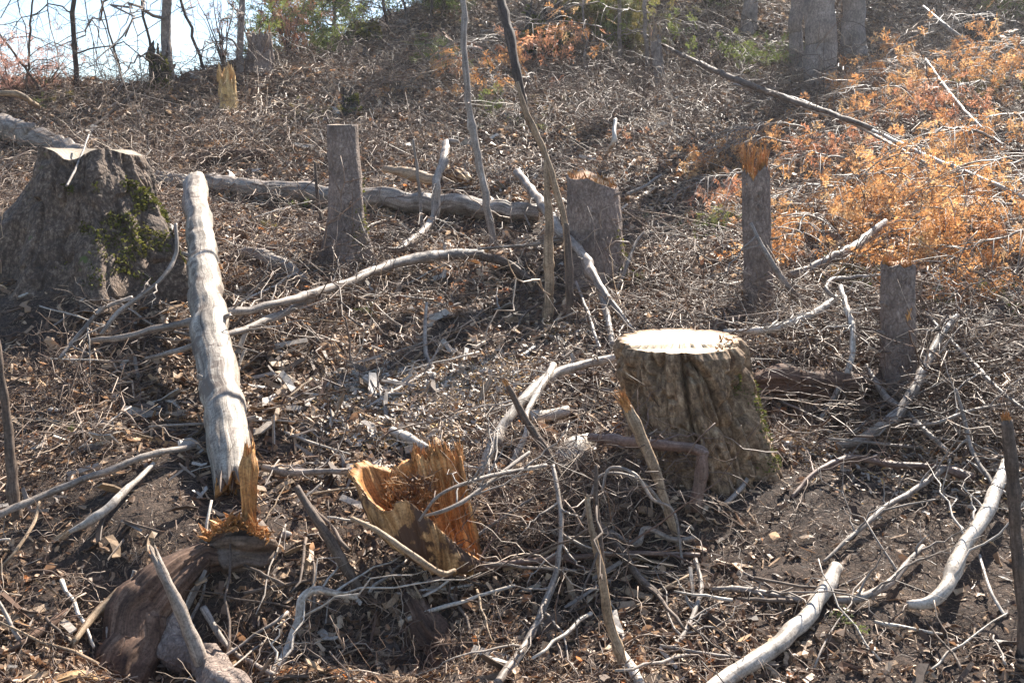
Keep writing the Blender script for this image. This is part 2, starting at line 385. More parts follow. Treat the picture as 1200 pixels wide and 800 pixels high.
def stump(name, label, base, top, rt, rb, mats, style='smooth', cut='flat', slant=(0, 0), flare=2.2, nt=96, nz=70, seed=1,
          lobes=None, sq=1.0, moss=None, splinter=None, cat='stump', group=None, capmat='sawn', rimdrop=None):
    base = np.asarray(base, float); top = np.asarray(top, float)
    root = empty(name, base, label, cat, group)
    th = np.arange(nt) / nt * 2 * math.pi; ct, st = np.cos(th), np.sin(th)
    H = top[2] - base[2]
    tz = np.linspace(-.18, 1, nz)
    def rimoff(x, y):
        o = slant[0] * x + slant[1] * y
        if rimdrop is not None: o = o + rimdrop(x, y)
        return o
    def radius(t, a):
        fl = np.clip(1 - t, 0, 1.3) ** flare
        r = rt + (rb - rt) * fl
        lb = 0
        if lobes:
            for (a0, wdt, amp) in lobes:
                da = np.angle(np.exp(1j * (a - a0))); lb = lb + amp * np.exp(-(da / wdt) ** 2)
        return r + lb * np.clip(1 - t, 0, 1.3) ** (flare * 1.3)
    A, Tm = np.meshgrid(th, tz); 
    r = radius(Tm, A)
    cx = base[0] + (top[0] - base[0]) * Tm; cy = base[1] + (top[1] - base[1]) * Tm
    q = np.stack([np.cos(A) * rt, np.sin(A) * rt, Tm * H], 2).reshape(-1, 3)
    if style == 'furrow':
        wv = q + np.stack([fbm(q * 4, 2, 3), fbm(q * 4 + 7, 2, 4), np.zeros(len(q))], 1) * .035
        f1 = noise3(wv * np.array([14, 14, 1.5]), seed); f2 = noise3(wv * np.array([30, 30, 9]) + 9, seed + 4); f3 = noise3(wv * np.array([20, 20, 26]) + 4, seed + 2)
        rid = np.minimum(1, np.abs(f1) * 4.2) ** .6 - .85 + .36 * np.minimum(1, np.abs(f2) * 4) ** .7 - .2 + .07 * np.minimum(1, np.abs(f3) * 5) - .04
        disp = ((rid + .35) * .075 - .018) * np.repeat(np.clip(1.1 - .75 * np.clip((tz - .93) / .07, 0, 1), 0, 1)[:, None], nt, 1).ravel() + .004 * fbm(q * np.array([60, 60, 30]), 3, 5)
    elif style == 'old':
        f1 = fbm(q * np.array([9, 9, 3.5]), 3, seed); f2 = fbm(q * np.array([38, 38, 22]), 3, seed + 3)
        g1_ = noise3((q + .02 * f1[:, None]) * np.array([22, 22, 5.5]), seed + 6)
        disp = .034 * f1 + .032 * np.minimum(1, np.abs(g1_) * 3.0) + .006 * f2 + .002 * fbm(q * 90, 2, 8)
    elif style == 'rotten':
        f1 = fbm(q * np.array([22, 22, 5]), 3, seed); disp = .03 * f1 + .012 * fbm(q * 60, 2, 8)
    else:
        disp = rt * .07 * fbm(q * np.array([10, 10, 4]), 3, seed) + .0025 * fbm(q * np.array([70, 70, 40]), 3, seed + 3)
    disp = disp.reshape(nz, nt) * (rt / .2 if style == 'rotten' else 1)
    r = r * (1 + 0 * Tm) + disp
    X = np.cos(A) * r; Y = np.sin(A) * r * sq
    jag = 0
    if cut == 'jagged':
        jn = fbm(np.stack([ct * 3.1, st * 3.1, th * 0 + seed], 1), 3, seed)
        jn = jn + .8 * np.abs(noise3(np.stack([th * 6, th * 0 + 3, th * 0 + seed], 1)))
        jag = jn * (splinter or {}).get('jag', .05)
    rimX = np.cos(th) * r[-1]; rimY = np.sin(th) * r[-1] * sq
    off = rimoff(rimX, rimY) + jag
    Z = base[2] + Tm * (H + off[None] * np.clip(Tm, 0, 1) ** 3)
    V = np.stack([cx + X, cy + Y, Z], 2)
    # inner ring gives bark thickness
    tc = np.array([cx[-1, 0], cy[-1, 0], base[2] + H])
    rim = V[-1]; inn = tc[None] + (rim - tc) * np.array([.93, .93, 1]); inn[:, 2] = tc[2] + rimoff(inn[:, 0] - tc[0], inn[:, 1] - tc[1]) + jag * .8 - .003
    VV = np.concatenate([V.reshape(-1, 3), inn])
    i = np.arange(nz)[:, None] * nt; j = np.arange(nt)[None]; j2 = (j + 1) % nt
    F = np.stack([i + j, i + j2, i + nt + j2, i + nt + j], 2).reshape(-1, 4).tolist()
    U = np.stack([A * rt, Tm * H], 2).reshape(-1, 2); U = np.concatenate([U, np.stack([th * rt, th * 0 + H], 1)])
    g = Geo().add(VV, F, U); mk('bark', g, mats, root)
    # cut face
    g = Geo(); ns = 10; rows = []; uv = []
    for k in range(ns):
        s = 1 - k / ns
        p = tc[None] + (inn - tc) * np.array([s, s, 0]); x, y = p[:, 0] - tc[0], p[:, 1] - tc[1]
        z = tc[2] + rimoff(x, y) + (jag * .8 * s if cut == 'jagged' else 0) - .003
        rr = fbm(np.stack([x * 25, y * 25, x * 0 + seed], 1), 3, 4)
        z = z + rr * (min(.025, rt * .12) if cut == 'jagged' else .002) * (k > 0)
        p[:, 2] = z; rows.append(p); uv.append(np.stack([x, y], 1))
    P = np.concatenate(rows + [np.array([[tc[0], tc[1], tc[2] + float(np.ravel(rimoff(np.zeros(1), np.zeros(1)))[0]) - .003]])]); uvv = np.concatenate(uv + [np.zeros((1, 2))])
    F = []
    for k in range(ns - 1):
        F += [(k * nt + a, k * nt + (a + 1) % nt, (k + 1) * nt + (a + 1) % nt, (k + 1) * nt + a) for a in range(nt)]
    F += [((ns - 1) * nt + a, (ns - 1) * nt + (a + 1) % nt, ns * nt) for a in range(nt)]
    g.add(P, F, uvv); mk('cut_face', g, capmat, root)
    if moss:
        rr = np.random.RandomState(seed + 50); n = moss['n']
        Vn = V[:, :, :]; ii = rr.randint(4, nz - 1, n); jj = rr.randint(0, nt, n)
        P = Vn[ii, jj]; ang = th[jj]; da = np.abs(np.angle(np.exp(1j * (ang - moss['a'])))); tt = tz[ii]
        nz_ = fbm(P * 9, 3, 6)
        keep = (da < moss['w'] * (1 + .5 * nz_)) & (tt < moss['top'] + .25 * nz_) & (nz_ > moss.get('thr', -.1)) & (tt > -.02)
        P = P[keep]; Nn = np.stack([np.cos(ang[keep]), np.sin(ang[keep]), np.full(keep.sum(), .25)], 1)
        P = P + rr.normal(size=P.shape) * .006
        if len(P): mk('moss', moss_geo(P, Nn, moss.get('s', .014), seed), moss.get('mat', 'moss'), root, smooth=False, kind='stuff')
    if splinter and splinter.get('n'):
        g = Geo(); up = top - base; up /= np.linalg.norm(up)
        rr = np.random.RandomState(seed + 9)
        for k in range(splinter['n']):
            a = splinter.get('a0', 0) + (rr.rand() - .5) * splinter.get('aw', 6.28); j = int(a / 6.2832 * nt) % nt
            p = inn[j] * (.8 + .2 * rr.rand()) + tc * 0; p = tc + (inn[j] - tc) * (1 - .25 * rr.rand()); 
            slivers(g, p, up + np.array(splinter.get('lean', (0, 0, 0))), .004, 1, splinter['l'][0], splinter['l'][1], splinter['w'], seed * 31 + k, splinter.get('spread', .25))
        mk('splinters', g, splinter.get('mat', 'orange'), root, smooth=False, kind='stuff')
    return root
# ------------------------------------------------------------------ the hillside
def warp(n, a, lim):
    t = np.linspace(-1, 1, n); k = np.arcsinh(lim / a); return a * np.sinh(t * k)
gx = warp(560, 1.6, 160)
t = np.linspace(0, 1, 560)
gy = np.concatenate([[-30, -12, -5, -2, -.5, .3, .8], 1.1 + 1.9 * np.sinh(t * np.arcsinh(260 / 1.9))])
GX, GY = np.meshgrid(gx, gy); xf, yf = GX.ravel(), GY.ravel()
gz = gh(xf, yf)
near = np.clip(1.2 - yf / 25, .0, 1)
gz = gz + near * (.014 * n2(xf, yf, 9, 2, 21) + .007 * n2(xf, yf, 31, 2, 31))
nx, ny = len(gx), len(gy)
i = np.arange(ny - 1)[:, None] * nx; j = np.arange(nx - 1)[None]
F = np.stack([i + j, i + j + 1, i + nx + j + 1, i + nx + j], 2).reshape(-1, 4)
me = bpy.data.meshes.new('ground')
me.vertices.add(nx * ny); me.vertices.foreach_set('co', np.stack([xf, yf, gz], 1).ravel())
me.loops.add(len(F) * 4); me.loops.foreach_set('vertex_index', F.ravel().astype(np.int32))
me.polygons.add(len(F)); me.polygons.foreach_set('loop_start', (np.arange(len(F)) * 4).astype(np.int32))
me.polygons.foreach_set('loop_total', np.full(len(F), 4, np.int32))
me.update(calc_edges=True); me.polygons.foreach_set('use_smooth', np.ones(len(F), bool)); me.materials.append(M['soil'])
ground = bpy.data.objects.new('hillside_ground', me); coll.objects.link(ground); ground['kind'] = 'structure'

# ------------------------------------------------------------------ litter: instanced pieces on the ground
def source_coll(name, parts):
    c = bpy.data.collections.new(name)
    for k, (g, m) in enumerate(parts):
        V, Fc, U, MI = g.arrays(); mm = mesh_from('%s_piece' % name, V, Fc, U, MI, [M[m]], 'twig' in name or 'stem' in name)
        o = bpy.data.objects.new('%s_piece_%02d' % (name, k), mm); c.objects.link(o)
    return c
def scatter(name, src, P, rot, scl, idx):
    me = bpy.data.meshes.new(name); me.vertices.add(len(P)); me.vertices.foreach_set('co', P.astype(np.float32).ravel())
    a = me.attributes.new('rot', 'FLOAT_VECTOR', 'POINT'); a.data.foreach_set('vector', rot.astype(np.float32).ravel())
    a = me.attributes.new('scl', 'FLOAT_VECTOR', 'POINT'); a.data.foreach_set('vector', scl.astype(np.float32).ravel())
    a = me.attributes.new('pick', 'INT', 'POINT'); a.data.foreach_set('value', idx.astype(np.int32))
    o = bpy.data.objects.new(name, me); coll.objects.link(o); o['kind'] = 'stuff'
    ng = bpy.data.node_groups.new(name, 'GeometryNodeTree')
    ng.interface.new_socket('Geometry', in_out='INPUT', socket_type='NodeSocketGeometry')
    ng.interface.new_socket('Geometry', in_out='OUTPUT', socket_type='NodeSocketGeometry')
    N, L = ng.nodes, ng.links
    gi, go = N.new('NodeGroupInput'), N.new('NodeGroupOutput')
    ip = N.new('GeometryNodeInstanceOnPoints'); ci = N.new('GeometryNodeCollectionInfo')
    ci.inputs['Collection'].default_value = src; ci.inputs['Separate Children'].default_value = True; ci.inputs['Reset Children'].default_value = True
    def att(nm, t):
        n = N.new('GeometryNodeInputNamedAttribute'); n.data_type = t; n.inputs['Name'].default_value = nm
        return [s for s in n.outputs if s.enabled and s.name == 'Attribute'][0]
    L.new(gi.outputs[0], ip.inputs['Points']); L.new(ci.outputs[0], ip.inputs['Instance'])
    ip.inputs['Pick Instance'].default_value = True; L.new(att('pick', 'INT'), ip.inputs['Instance Index'])
    er = N.new('FunctionNodeEulerToRotation'); L.new(att('rot', 'FLOAT_VECTOR'), er.inputs[0])
    L.new(er.outputs[0], ip.inputs['Rotation']); L.new(att('scl', 'FLOAT_VECTOR'), ip.inputs['Scale'])
    L.new(ip.outputs[0], go.inputs[0])
    md = o.modifiers.new('scatter', 'NODES'); md.node_group = ng
    return o
def curved_twig(seed, rad, bend, kinks=0, sides=4, segs=7, forks=0):
    r = np.random.RandomState(seed); t = np.linspace(-.5, .5, segs)
    C = np.stack([t, bend * (t * t - .25) * (1 + .3 * r.rand()) + .02 * r.normal(size=segs) * (1 + kinks), bend * .7 * (.25 - t * t) * r.uniform(.2, 1) + .015 * r.normal(size=segs) * (1 + kinks)], 1)
    g = Geo(); a = tube(C, np.linspace(rad, rad * .45, segs), sides, 0); g.add(a[0], a[1], a[2], 0)
    for k in range(forks):
        b0 = r.randint(2, segs - 1); d = C[b0] - C[b0 - 1]; d /= np.linalg.norm(d)
        side = np.array([0, r.choice([-1, 1]) * r.uniform(.4, .9), r.uniform(-.1, .6)])
        L = r.uniform(.18, .45); tt = np.linspace(0, 1, 5)[:, None]
        CC = C[b0] + (d + side) * L * tt + np.array([0, 0, -.1]) * tt ** 2 * L + .012 * r.normal(size=(5, 3)) * tt
        a = tube(CC, np.linspace(rad * .6, rad * .25, 5), 3, 0); g.add(a[0], a[1], a[2], 0)
    return g
def chip(seed, asp):
    r = np.random.RandomState(seed); n = 4; w = asp; V = []; t = np.linspace(-.5, .5, n)
    for k in range(n):
        z = .05 * (t[k] ** 2) * r.uniform(-1, 2); ww = w * (1 - .5 * abs(t[k]) * r.rand()) * r.uniform(.7, 1.1)
        yy = .08 * r.normal() * w * 3
        V += [(t[k], yy - ww / 2, z), (t[k], yy + ww / 2, z + w * .18 * r.normal()), ]
    g = Geo(); V = np.array(V); n2_ = len(V)
    Vb = V + np.array([0, 0, -w * .16]); F = [(2 * k, 2 * k + 2, 2 * k + 3, 2 * k + 1) for k in range(n - 1)]
    Fb = [tuple(n2_ + q for q in f[::-1]) for f in F]
    S_ = [(2 * k, n2_ + 2 * k, n2_ + 2 * k + 2, 2 * k + 2) for k in range(n - 1)] + [(2 * k + 1, 2 * k + 3, n2_ + 2 * k + 3, n2_ + 2 * k + 1) for k in range(n - 1)]
    S_ += [(0, 1, n2_ + 1, n2_), (2 * n - 2, 2 * n - 2 + n2_, 2 * n - 1 + n2_, 2 * n - 1)]
    g.add(np.concatenate([V, Vb]), F + Fb + S_); return g
def leafp(seed):
    r = np.random.RandomState(seed); g = Geo(); pts = []
    prof = [(-.5, .02), (-.3, .2), (0, .3), (.28, .2), (.5, .02)]
    for x, w in prof:
        z = r.uniform(.1, .5) * x * x; c = r.uniform(.1, .9) * w
        pts += [(x, -w, z + c), (x, 0, z), (x, w, z + c)]
    F = []
    for k in range(4):
        for s in range(2): F.append((3 * k + s, 3 * k + 3 + s, 3 * k + 4 + s, 3 * k + 1 + s))
    g.add(pts, F); return g
def ground_pts(n, ymin, ymax, pw, seed, dens=None, xr=(-.62, .62)):
    r = np.random.RandomState(seed); out = []; tot = 0
    while tot < n:
        u = r.rand(n); a, b = ymin ** pw, ymax ** pw; y = (a + u * (b - a)) ** (1 / pw)
        w = (.56 * y + .9); x = (r.rand(n) * 2 - 1) * w
        keep = np.ones(n, bool)
        yc = np.interp(x, RX, RY); keep &= y < yc + 2.0
        if dens is not None: keep &= r.rand(n) < dens(x, y)
        out.append(np.stack([x[keep], y[keep]], 1)); tot += keep.sum()
    q = np.concatenate(out)[:n]; return q[:, 0], q[:, 1]
def lay(x, y, lift, tilt, length, seed, roll=.5, stand=0):
    r = np.random.RandomState(seed); n = len(x); e = .06
    z = gh(x, y); sx = (gh(x + e, y) - z) / e; sy = (gh(x, y + e) - z) / e
    yaw = r.rand(n) * 6.283; sl = sx * np.cos(yaw) + sy * np.sin(yaw)
    pit = -np.arctan(sl) + r.normal(size=n) * tilt
    up = np.abs(r.normal(size=n)) * lift
    zz = z + up + np.abs(np.sin(pit + np.arctan(sl))) * length * .35
    if stand:
        st = r.rand(n) < stand; pit = np.where(st, r.uniform(-1.5, -.5, n), pit); zz = np.where(st, z + length * .42 * np.sin(-pit), zz)
    # roll so that the piece's flat side follows the cross slope
    cs = -sx * np.sin(yaw) + sy * np.cos(yaw)
    rol = np.arctan(cs) + r.normal(size=n) * roll
    return np.stack([x, y, zz], 1), np.stack([rol, pit, yaw], 1)
coarse = lambda x, y: np.clip(.42 + 1.3 * n2(x, y, .9, 2, 41), .06, 1)
fine_soil = lambda x, y: 1 - .88 * np.clip(.9 * np.exp(-((x - 1.2) / .42) ** 2 - ((y - 3.75) / .4) ** 2) + np.exp(-((x - 1.5) / .7) ** 2 - ((y - 3.3) / .5) ** 2) + np.exp(-((x + 1.45) / .55) ** 2 - ((y - 3.55) / .45) ** 2) + np.exp(-((x + 2.7) / .5) ** 2 - ((y - 5.0) / .5) ** 2), 0, 1)

def litter(name, src, nsrc, n, yr, pw, seed, size, lift, tilt, label, roll=.5, dens=None, grow=.55, stand=0, thick=(.7, 1.4)):
    x, y = ground_pts(n, yr[0], yr[1], pw, seed, dens)
    r = np.random.RandomState(seed + 1)
    s = size[0] + (size[1] - size[0]) * r.rand(n) ** 2
    s = s * (np.maximum(y, 3) / 3.5) ** grow
    P, ro = lay(x, y, lift * (y / 4) ** .3, tilt, s, seed + 2, roll, stand)
    th = r.uniform(thick[0], thick[1], n)
    scatter(name, src, P, ro, np.stack([s, s * th, s * th], 1), r.randint(0, nsrc, n))
    o = bpy.data.objects[name]; tagobj(o, label); return o
needles = source_coll('litter_needles', [(curved_twig(k, .022, .25 * (k % 3), .5, 3, 5), 'needle') for k in range(6)])
chips = source_coll('litter_chips', [(chip(k + 5, [.2, .3, .14, .45, .25, .1][k % 6]), 'chip') for k in range(8)])
leaves = source_coll('litter_leaves', [(leafp(k), 'leaf') for k in range(5)])
twigs = source_coll('litter_twigs', [(curved_twig(20 + k, .0095, [.03, .12, .35, .06, .2][k % 5], .4, 5, 9, forks=k % 4), 'twig') for k in range(10)])
stems = source_coll('brush_stems', [(curved_twig(40 + k, .0048, [.08, .3, .7, .15, .45, .1][k % 6], .15, 5, 15, forks=(k * 2) % 5), 'twig') for k in range(12)])
D = 1.0
litter('needle_litter', needles, 6, int(200000 * D), (1.6, 19), .7, 100, (.02, .06), .006, .3, 'brown needles and tiny twigs carpeting the hillside soil', 1)
litter('fine_needle_litter', needles, 6, 110000, (1.6, 6.5), .8, 150, (.012, .032), .004, .35, 'fine straw coloured needles sprinkled over the nearest soil', 1)
litter('wood_chip_litter', chips, 8, int(130000 * D), (1.6, 19), .7, 200, (.015, .07), .008, .35, 'pale wood chips and bark flakes strewn over the slope', .6, fine_soil)
litter('dead_leaf_litter', leaves, 5, int(40000 * D), (1.6, 19), .75, 300, (.02, .055), .012, .4, 'curled dead leaves lying among the twigs', .6, lambda x, y: coarse(x, y) * fine_soil(x, y))
litter('twig_litter', twigs, 10, int(42000 * D), (1.6, 22), .85, 400, (.06, .28), .02, .22, 'short dry grey twigs littering the slope', 1.2, lambda x, y: coarse(x, y) * fine_soil(x, y), .4, .03)
litter('brush_litter', stems, 12, int(9000 * D), (3.4, 24), 1.2, 500, (.3, .95), .05, .16, 'thin curved dry stems tangled over the slope', 1.5, lambda x, y: coarse(x, y) * fine_soil(x, y) * np.clip((y - 2.8) / 2.5, .1, 1), .15, .06)
# denser tangles of thin stems: (px, py, rx m, ry m, count, min len, max len, lift)
ZT = [(1110, 440, .55, .55, 330, .35, 1.0, .10), (1150, 520, .4, .3, 110, .3, .8, .08), (760, 300, .7, .6, 150, .3, 1.0, .12), (690, 620, .34, .22, 190, .2, .65, .12),
      (640, 560, .32, .2, 110, .2, .55, .1), (950, 360, .8, .5, 140, .3, .9, .08), (300, 290, .6, .5, 80, .25, .7, .06), (470, 330, .8, .5, 80, .3, .9, .06),
      (820, 120, 1.6, 1.6, 240, .5, 1.4, .15), (640, 110, 2.2, 1.6, 200, .5, 1.3, .1), (1000, 130, 1.4, 1.5, 200, .5, 1.3, .15), (30, 270, .5, .7, 70, .3, .9, .12),
      (440, 90, 1.6, 1.3, 160, .5, 1.3, .1), (250, 110, 1.8, .9, 150, .4, 1.1, .1), (90, 130, 1.3, .8, 110, .4, 1.1, .12), (560, 20, 2.5, 2, 160, .7, 1.7, .2), (820, 20, 2.5, 2.5, 200, .7, 1.8, .2), (1120, 40, 2.0, 2.2, 200, .6, 1.6, .25)]
PP, RR, SS, II = [], [], [], []
for k, (px, py, rx, ry, n, l0, l1, lift) in enumerate(ZT):
    c = G(px, py); r = np.random.RandomState(900 + k)
    x = c[0] + rx * r.normal(size=n) * .75; y = c[1] + ry * r.normal(size=n) * .75; s = l0 + (l1 - l0) * r.rand(n) ** 1.6
    kp = r.rand(n) < fine_soil(x, y); x, y, s = x[kp], y[kp], s[kp]; n = len(x)
    P, ro = lay(x, y, lift, .28, s, 950 + k, 1.6, .05); th = r.uniform(.6, 1.3, n) * np.clip(.5 / s, .6, 1.3)
    PP.append(P); RR.append(ro); SS.append(np.stack([s, s, s * .8], 1)); II.append(r.randint(0, 12, n))
sawdust = source_coll('sawdust_chips', [(chip(k + 71, [.5, .35, .6, .25][k % 4]), ['pale', 'tan', 'pale', 'yellow'][k % 4]) for k in range(8)])
SX, SY, SS_ = [], [], []
for k, (px, py, rx, ry, n) in enumerate([(500, 468, .38, .22, 8000), (560, 440, .3, .2, 3500), (925, 520, .16, .16, 1500), (760, 385, .5, .15, 1500), (470, 510, .3, .12, 1500), (1085, 560, .3, .2, 500)]):
    c_ = G(px, py); r = np.random.RandomState(840 + k); SX.append(c_[0] + r.normal(size=n) * rx * .6); SY.append(c_[1] + r.normal(size=n) * ry * .6); SS_.append(r.uniform(.008, .034, n))
x, y, s = map(np.concatenate, (SX, SY, SS_)); P, ro = lay(x, y, .012, .4, s, 861, .8)
scatter('sawdust_patch', sawdust, P, ro, np.stack([s, s, s], 1), np.random.RandomState(3).randint(0, 8, len(x))); tagobj(bpy.data.objects['sawdust_patch'], 'pale saw chips spilled on the litter around the furrowed stump')
slabs = source_coll('bark_slabs', [(chip(k + 31, [.12, .2, .07, .26][k % 4]), ['rotten', 'tan', 'grey', 'brown', 'shell', 'pale'][k % 6]) for k in range(12)])
for nm_, pts_, sz_, lab_ in (('bark_slab_litter', 5200, (.05, .17), 'broken bark slabs and big wood flakes strewn on the slope'),):
    litter(nm_, slabs, 12, pts_, (1.8, 18), .8, 700, sz_, .02, .35, lab_, .6, lambda x, y: coarse(x, y) * fine_soil(x, y), .3)
cx_ = G(335, 470); r = np.random.RandomState(5); x = cx_[0] + r.normal(size=420) * .55; y = cx_[1] + r.normal(size=420) * .5; s = r.uniform(.05, .18, 420)
P, ro = lay(x, y, .02, .35, s, 811, .6); scatter('bark_slab_pile', slabs, P, ro, np.stack([s, s, s], 1), r.randint(0, 12, 420)); tagobj(bpy.data.objects['bark_slab_pile'], 'heap of reddish bark slabs and flakes right of the peeled log')
scatter('brush_tangle', stems, np.concatenate(PP), np.concatenate(RR), np.concatenate(SS), np.concatenate(II))
tagobj(bpy.data.objects['brush_tangle'], 'dense tangles of thin dry stems and arching twigs')
# ------------------------------------------------------------------ stumps
def pxm(p): return depth(p) / FX
b = G(818, 530); t_ = W(796, 397, depth(b)); k = pxm(b)
stump('furrowed_stump', 'foreground stump with deeply furrowed brown bark and bright freshly sawn flat top', b - [0, 0, .02], t_, 69 * k, 72 * k,
      'furrow', 'furrow', 'flat', (.02, .03), 1.7, 380, 230, 3, [(-.45, .3, .04), (-1.3, .3, .02)], .96,
      dict(n=13000, a=-.12, w=.5, top=.55, thr=-.05, s=.010), dict(n=26, a0=-.5, aw=1.1, l=(.008, .03), w=.004, spread=.8),
      rimdrop=lambda x, y: np.where(y < -.105 - .03 * x, -.012, 0.0))
b = G(118, 322); t_ = W(108, 178, depth(b)); k = pxm(b)
def notch(x, y):
    return -.07 * np.exp(-((x + .02) / .1) ** 2) * np.clip(.4 - y / .2, 0, 1) + .02 - .3 * np.clip(x - .15, 0, 1) + .003 * noise3(np.stack([x * 18, y * 18, x * 0], 1), 3)
stump('old_stump', 'big old grey stump with flared roots, scaly bark and mossy right side', b, t_, 52 * k, 92 * k,
      'oldbark', 'old', 'flat', (-.02, .0), 1.15, 360, 220, 5, [(3.45, .35, .36), (3.0, .2, .1), (-1.25, .2, .16), (-.25, .22, .14), (-.75, .16, .07), (-2.0, .2, .12)], .9,
      dict(n=22000, a=-.65, w=.8, top=.6, thr=.15, s=.016), None, capmat='sawngrey', rimdrop=notch)
b = G(408, 302); t_ = W(401, 146, depth(b)); k = pxm(b)
stump('tall_thin_stump', 'tall straight narrow stump standing in front of the long fallen log', b, t_, 18.5 * k, 23 * k, 'scaly', 'smooth', 'flat', (.0, .08), 3, 72, 90, 8,
      [(-.3, .35, .07), (3.5, .35, .07), (-1.7, .3, .04)], 1, dict(n=2500, a=-.2, w=.9, top=.5, thr=.0, s=.014), None, capmat='sawn')
b = G(698, 326); t_ = W(695, 208, depth(b)); k = pxm(b)
stump('slant_cut_stump', 'stump with peaked slanting orange cut and pinkish grey bark', b, t_, 30 * k, 35 * k, 'scaly', 'smooth', 'flat', (-.12, .20), 2, 110, 90, 11,
      [(-.4, .5, .03)], 1, dict(n=3500, a=-.1, w=.8, top=.45, thr=.0, s=.014), dict(n=120, a0=4.3, aw=6.28, l=(.015, .06), w=.0045, spread=.9, lean=(-.3, -.3, 0)),
      rimdrop=lambda x, y: -.30 * np.abs(x + .05) + .02, capmat='orange')
b = G(888, 362); t_ = W(886, 205, depth(b)); k = pxm(b)
stump('snapped_stump', 'thin snapped stump with jagged splintered orange top among rusty foliage', b, t_, 15.5 * k, 17 * k, 'scaly', 'smooth', 'jagged', (0, 0), 2, 72, 90, 14,
      [(0, .5, .02)], 1, dict(n=900, a=-.6, w=.7, top=.6, thr=.1, s=.012), dict(n=130, l=(.04, .2), w=.0045, jag=.04, spread=.2), capmat='orange')
b = G(1052, 462); t_ = W(1053, 309, depth(b)); k = pxm(b)
s_ = stump('small_stump', 'smooth slim stump with frayed yellow splinters on its top and an orange scar', b, t_, 19.5 * k, 21 * k, 'scaly', 'smooth', 'jagged', (.0, .1), 2, 84, 90, 17,
      [(-1, .5, .02)], 1, None, dict(n=150, a0=3.3, aw=4.6, l=(.015, .065), w=.003, jag=.010, spread=1.0), capmat='orange')
g = Geo(); c = W(1064, 372, depth(b) - 19 * k)
slivers(g, c + [0, .012, 0], (-.1, -.3, 1), .016, 26, .02, .05, .008, 77, .35); mk('bark_scar', g, 'orange', s_, smooth=False, kind='stuff')
def stubs(root, c, t, rad, n, seed, mat='scaly'):
    r = np.random.RandomState(seed)
    for q in range(n):
        u = r.uniform(.15, .9); a = r.uniform(3.4, 6.1); p = c * (1 - u) + t * u; d = np.array([math.cos(a), math.sin(a) * .8, r.uniform(.1, .6)]); L = rad + r.uniform(.01, .07)
        C = p + d * np.linspace(rad * .6, L, 7)[:, None]; tb = tube(C, r.uniform(.005, .010) * np.linspace(1.3, .8, 7), 9, .2, 1, q, jag1=.01)
        mk('branch_stub', Geo().add(*tb[:3], 0), mat, root)
for px_, py_, tx_, ty_, w_, n_, lab_ in ((408, 302, 401, 146, 19, 5, 'tall_thin_stump'), (698, 326, 695, 208, 31, 3, 'slant_cut_stump'), (888, 362, 886, 205, 16, 5, 'snapped_stump'), (1052, 462, 1053, 309, 20, 3, 'small_stump')):
    b_ = G(px_, py_); stubs(bpy.data.objects[lab_], b_, W(tx_, ty_, depth(b_)), w_ * pxm(b_), n_, tx_)
b = G(1147, 44); t_ = W(1147, 14, depth(b)); k = pxm(b)
stump('dark_stump', 'dark charred looking stump near the top right of the slope', b, t_, 17 * k, 18 * k, 'blackbark', 'rotten', 'flat', (.1, .1), 2, 60, 40, 21, capmat='sawngrey')
b = G(305, 84); t_ = W(304, 44, depth(b)); k = pxm(b)
stump('pale_crest_stump', 'pale grey stump on the crest beside the orange shrub', b, t_, 11 * k, 14 * k, 'scaly', 'old', 'jagged', (0, 0), 2, 60, 40, 22, splinter=dict(n=12, l=(.05, .2), w=.012, jag=.06), capmat='sawngrey')
b = G(188, 106); t_ = W(186, 72, depth(b)); k = pxm(b)
stump('rotten_stump', 'ragged dark rotten stump on the skyline against the trunk', b, t_, 11 * k, 13 * k, 'blackbark', 'rotten', 'jagged', (0.3, 0), 2, 60, 40, 23, moss=dict(n=2500, a=0, w=3.2, top=1.2, thr=-.2, s=.03), splinter=dict(n=14, l=(.1, .3), w=.03, jag=.16, mat='darkbark'), capmat='darkbark')
b = G(268, 130); t_ = W(266, 97, depth(b)); k = pxm(b)
stump('broken_stub', 'bright yellow torn stub on the slope below the crest', b, t_, 10 * k, 11 * k, 'yellow', 'rotten', 'jagged', (0, 0), 2, 48, 36, 24, splinter=dict(n=40, l=(.08, .22), w=.02, jag=.14, mat='yellow'), capmat='yellow')
b = G(636, 62); t_ = W(640, 26, depth(b)); k = pxm(b)
stump('root_mass', 'dark upturned root mass under rusty foliage at the top of the slope', b, t_, 22 * k, 30 * k, 'blackbark', 'rotten', 'jagged', (0, 0), 1.5, 72, 50, 25, moss=dict(n=4000, a=0, w=3.2, top=1.2, thr=.0, s=.05), splinter=dict(n=30, l=(.1, .5), w=.03, jag=.2, mat='darkbark', spread=1.2), capmat='darkbark', cat='root')
b = G(85, 112 + 14); t_ = W(128, 104, depth(b)); k = pxm(b)
b = G(410, 133); t_ = W(410, 114, depth(b)); k = pxm(b)
stump('mossy_stub', 'small mossy dark stub just above the tall narrow stump', b, t_, 8 * k, 13 * k, 'blackbark', 'rotten', 'jagged', (0, 0), 1.2, 48, 36, 26, moss=dict(n=1800, a=0, w=3.2, top=1.2, thr=-.3, s=.02), splinter=dict(n=6, l=(.05, .1), w=.02, jag=.05, mat='darkbark'), capmat='darkbark')
b = G(428, 48); t_ = W(427, 30, depth(b)); k = pxm(b)
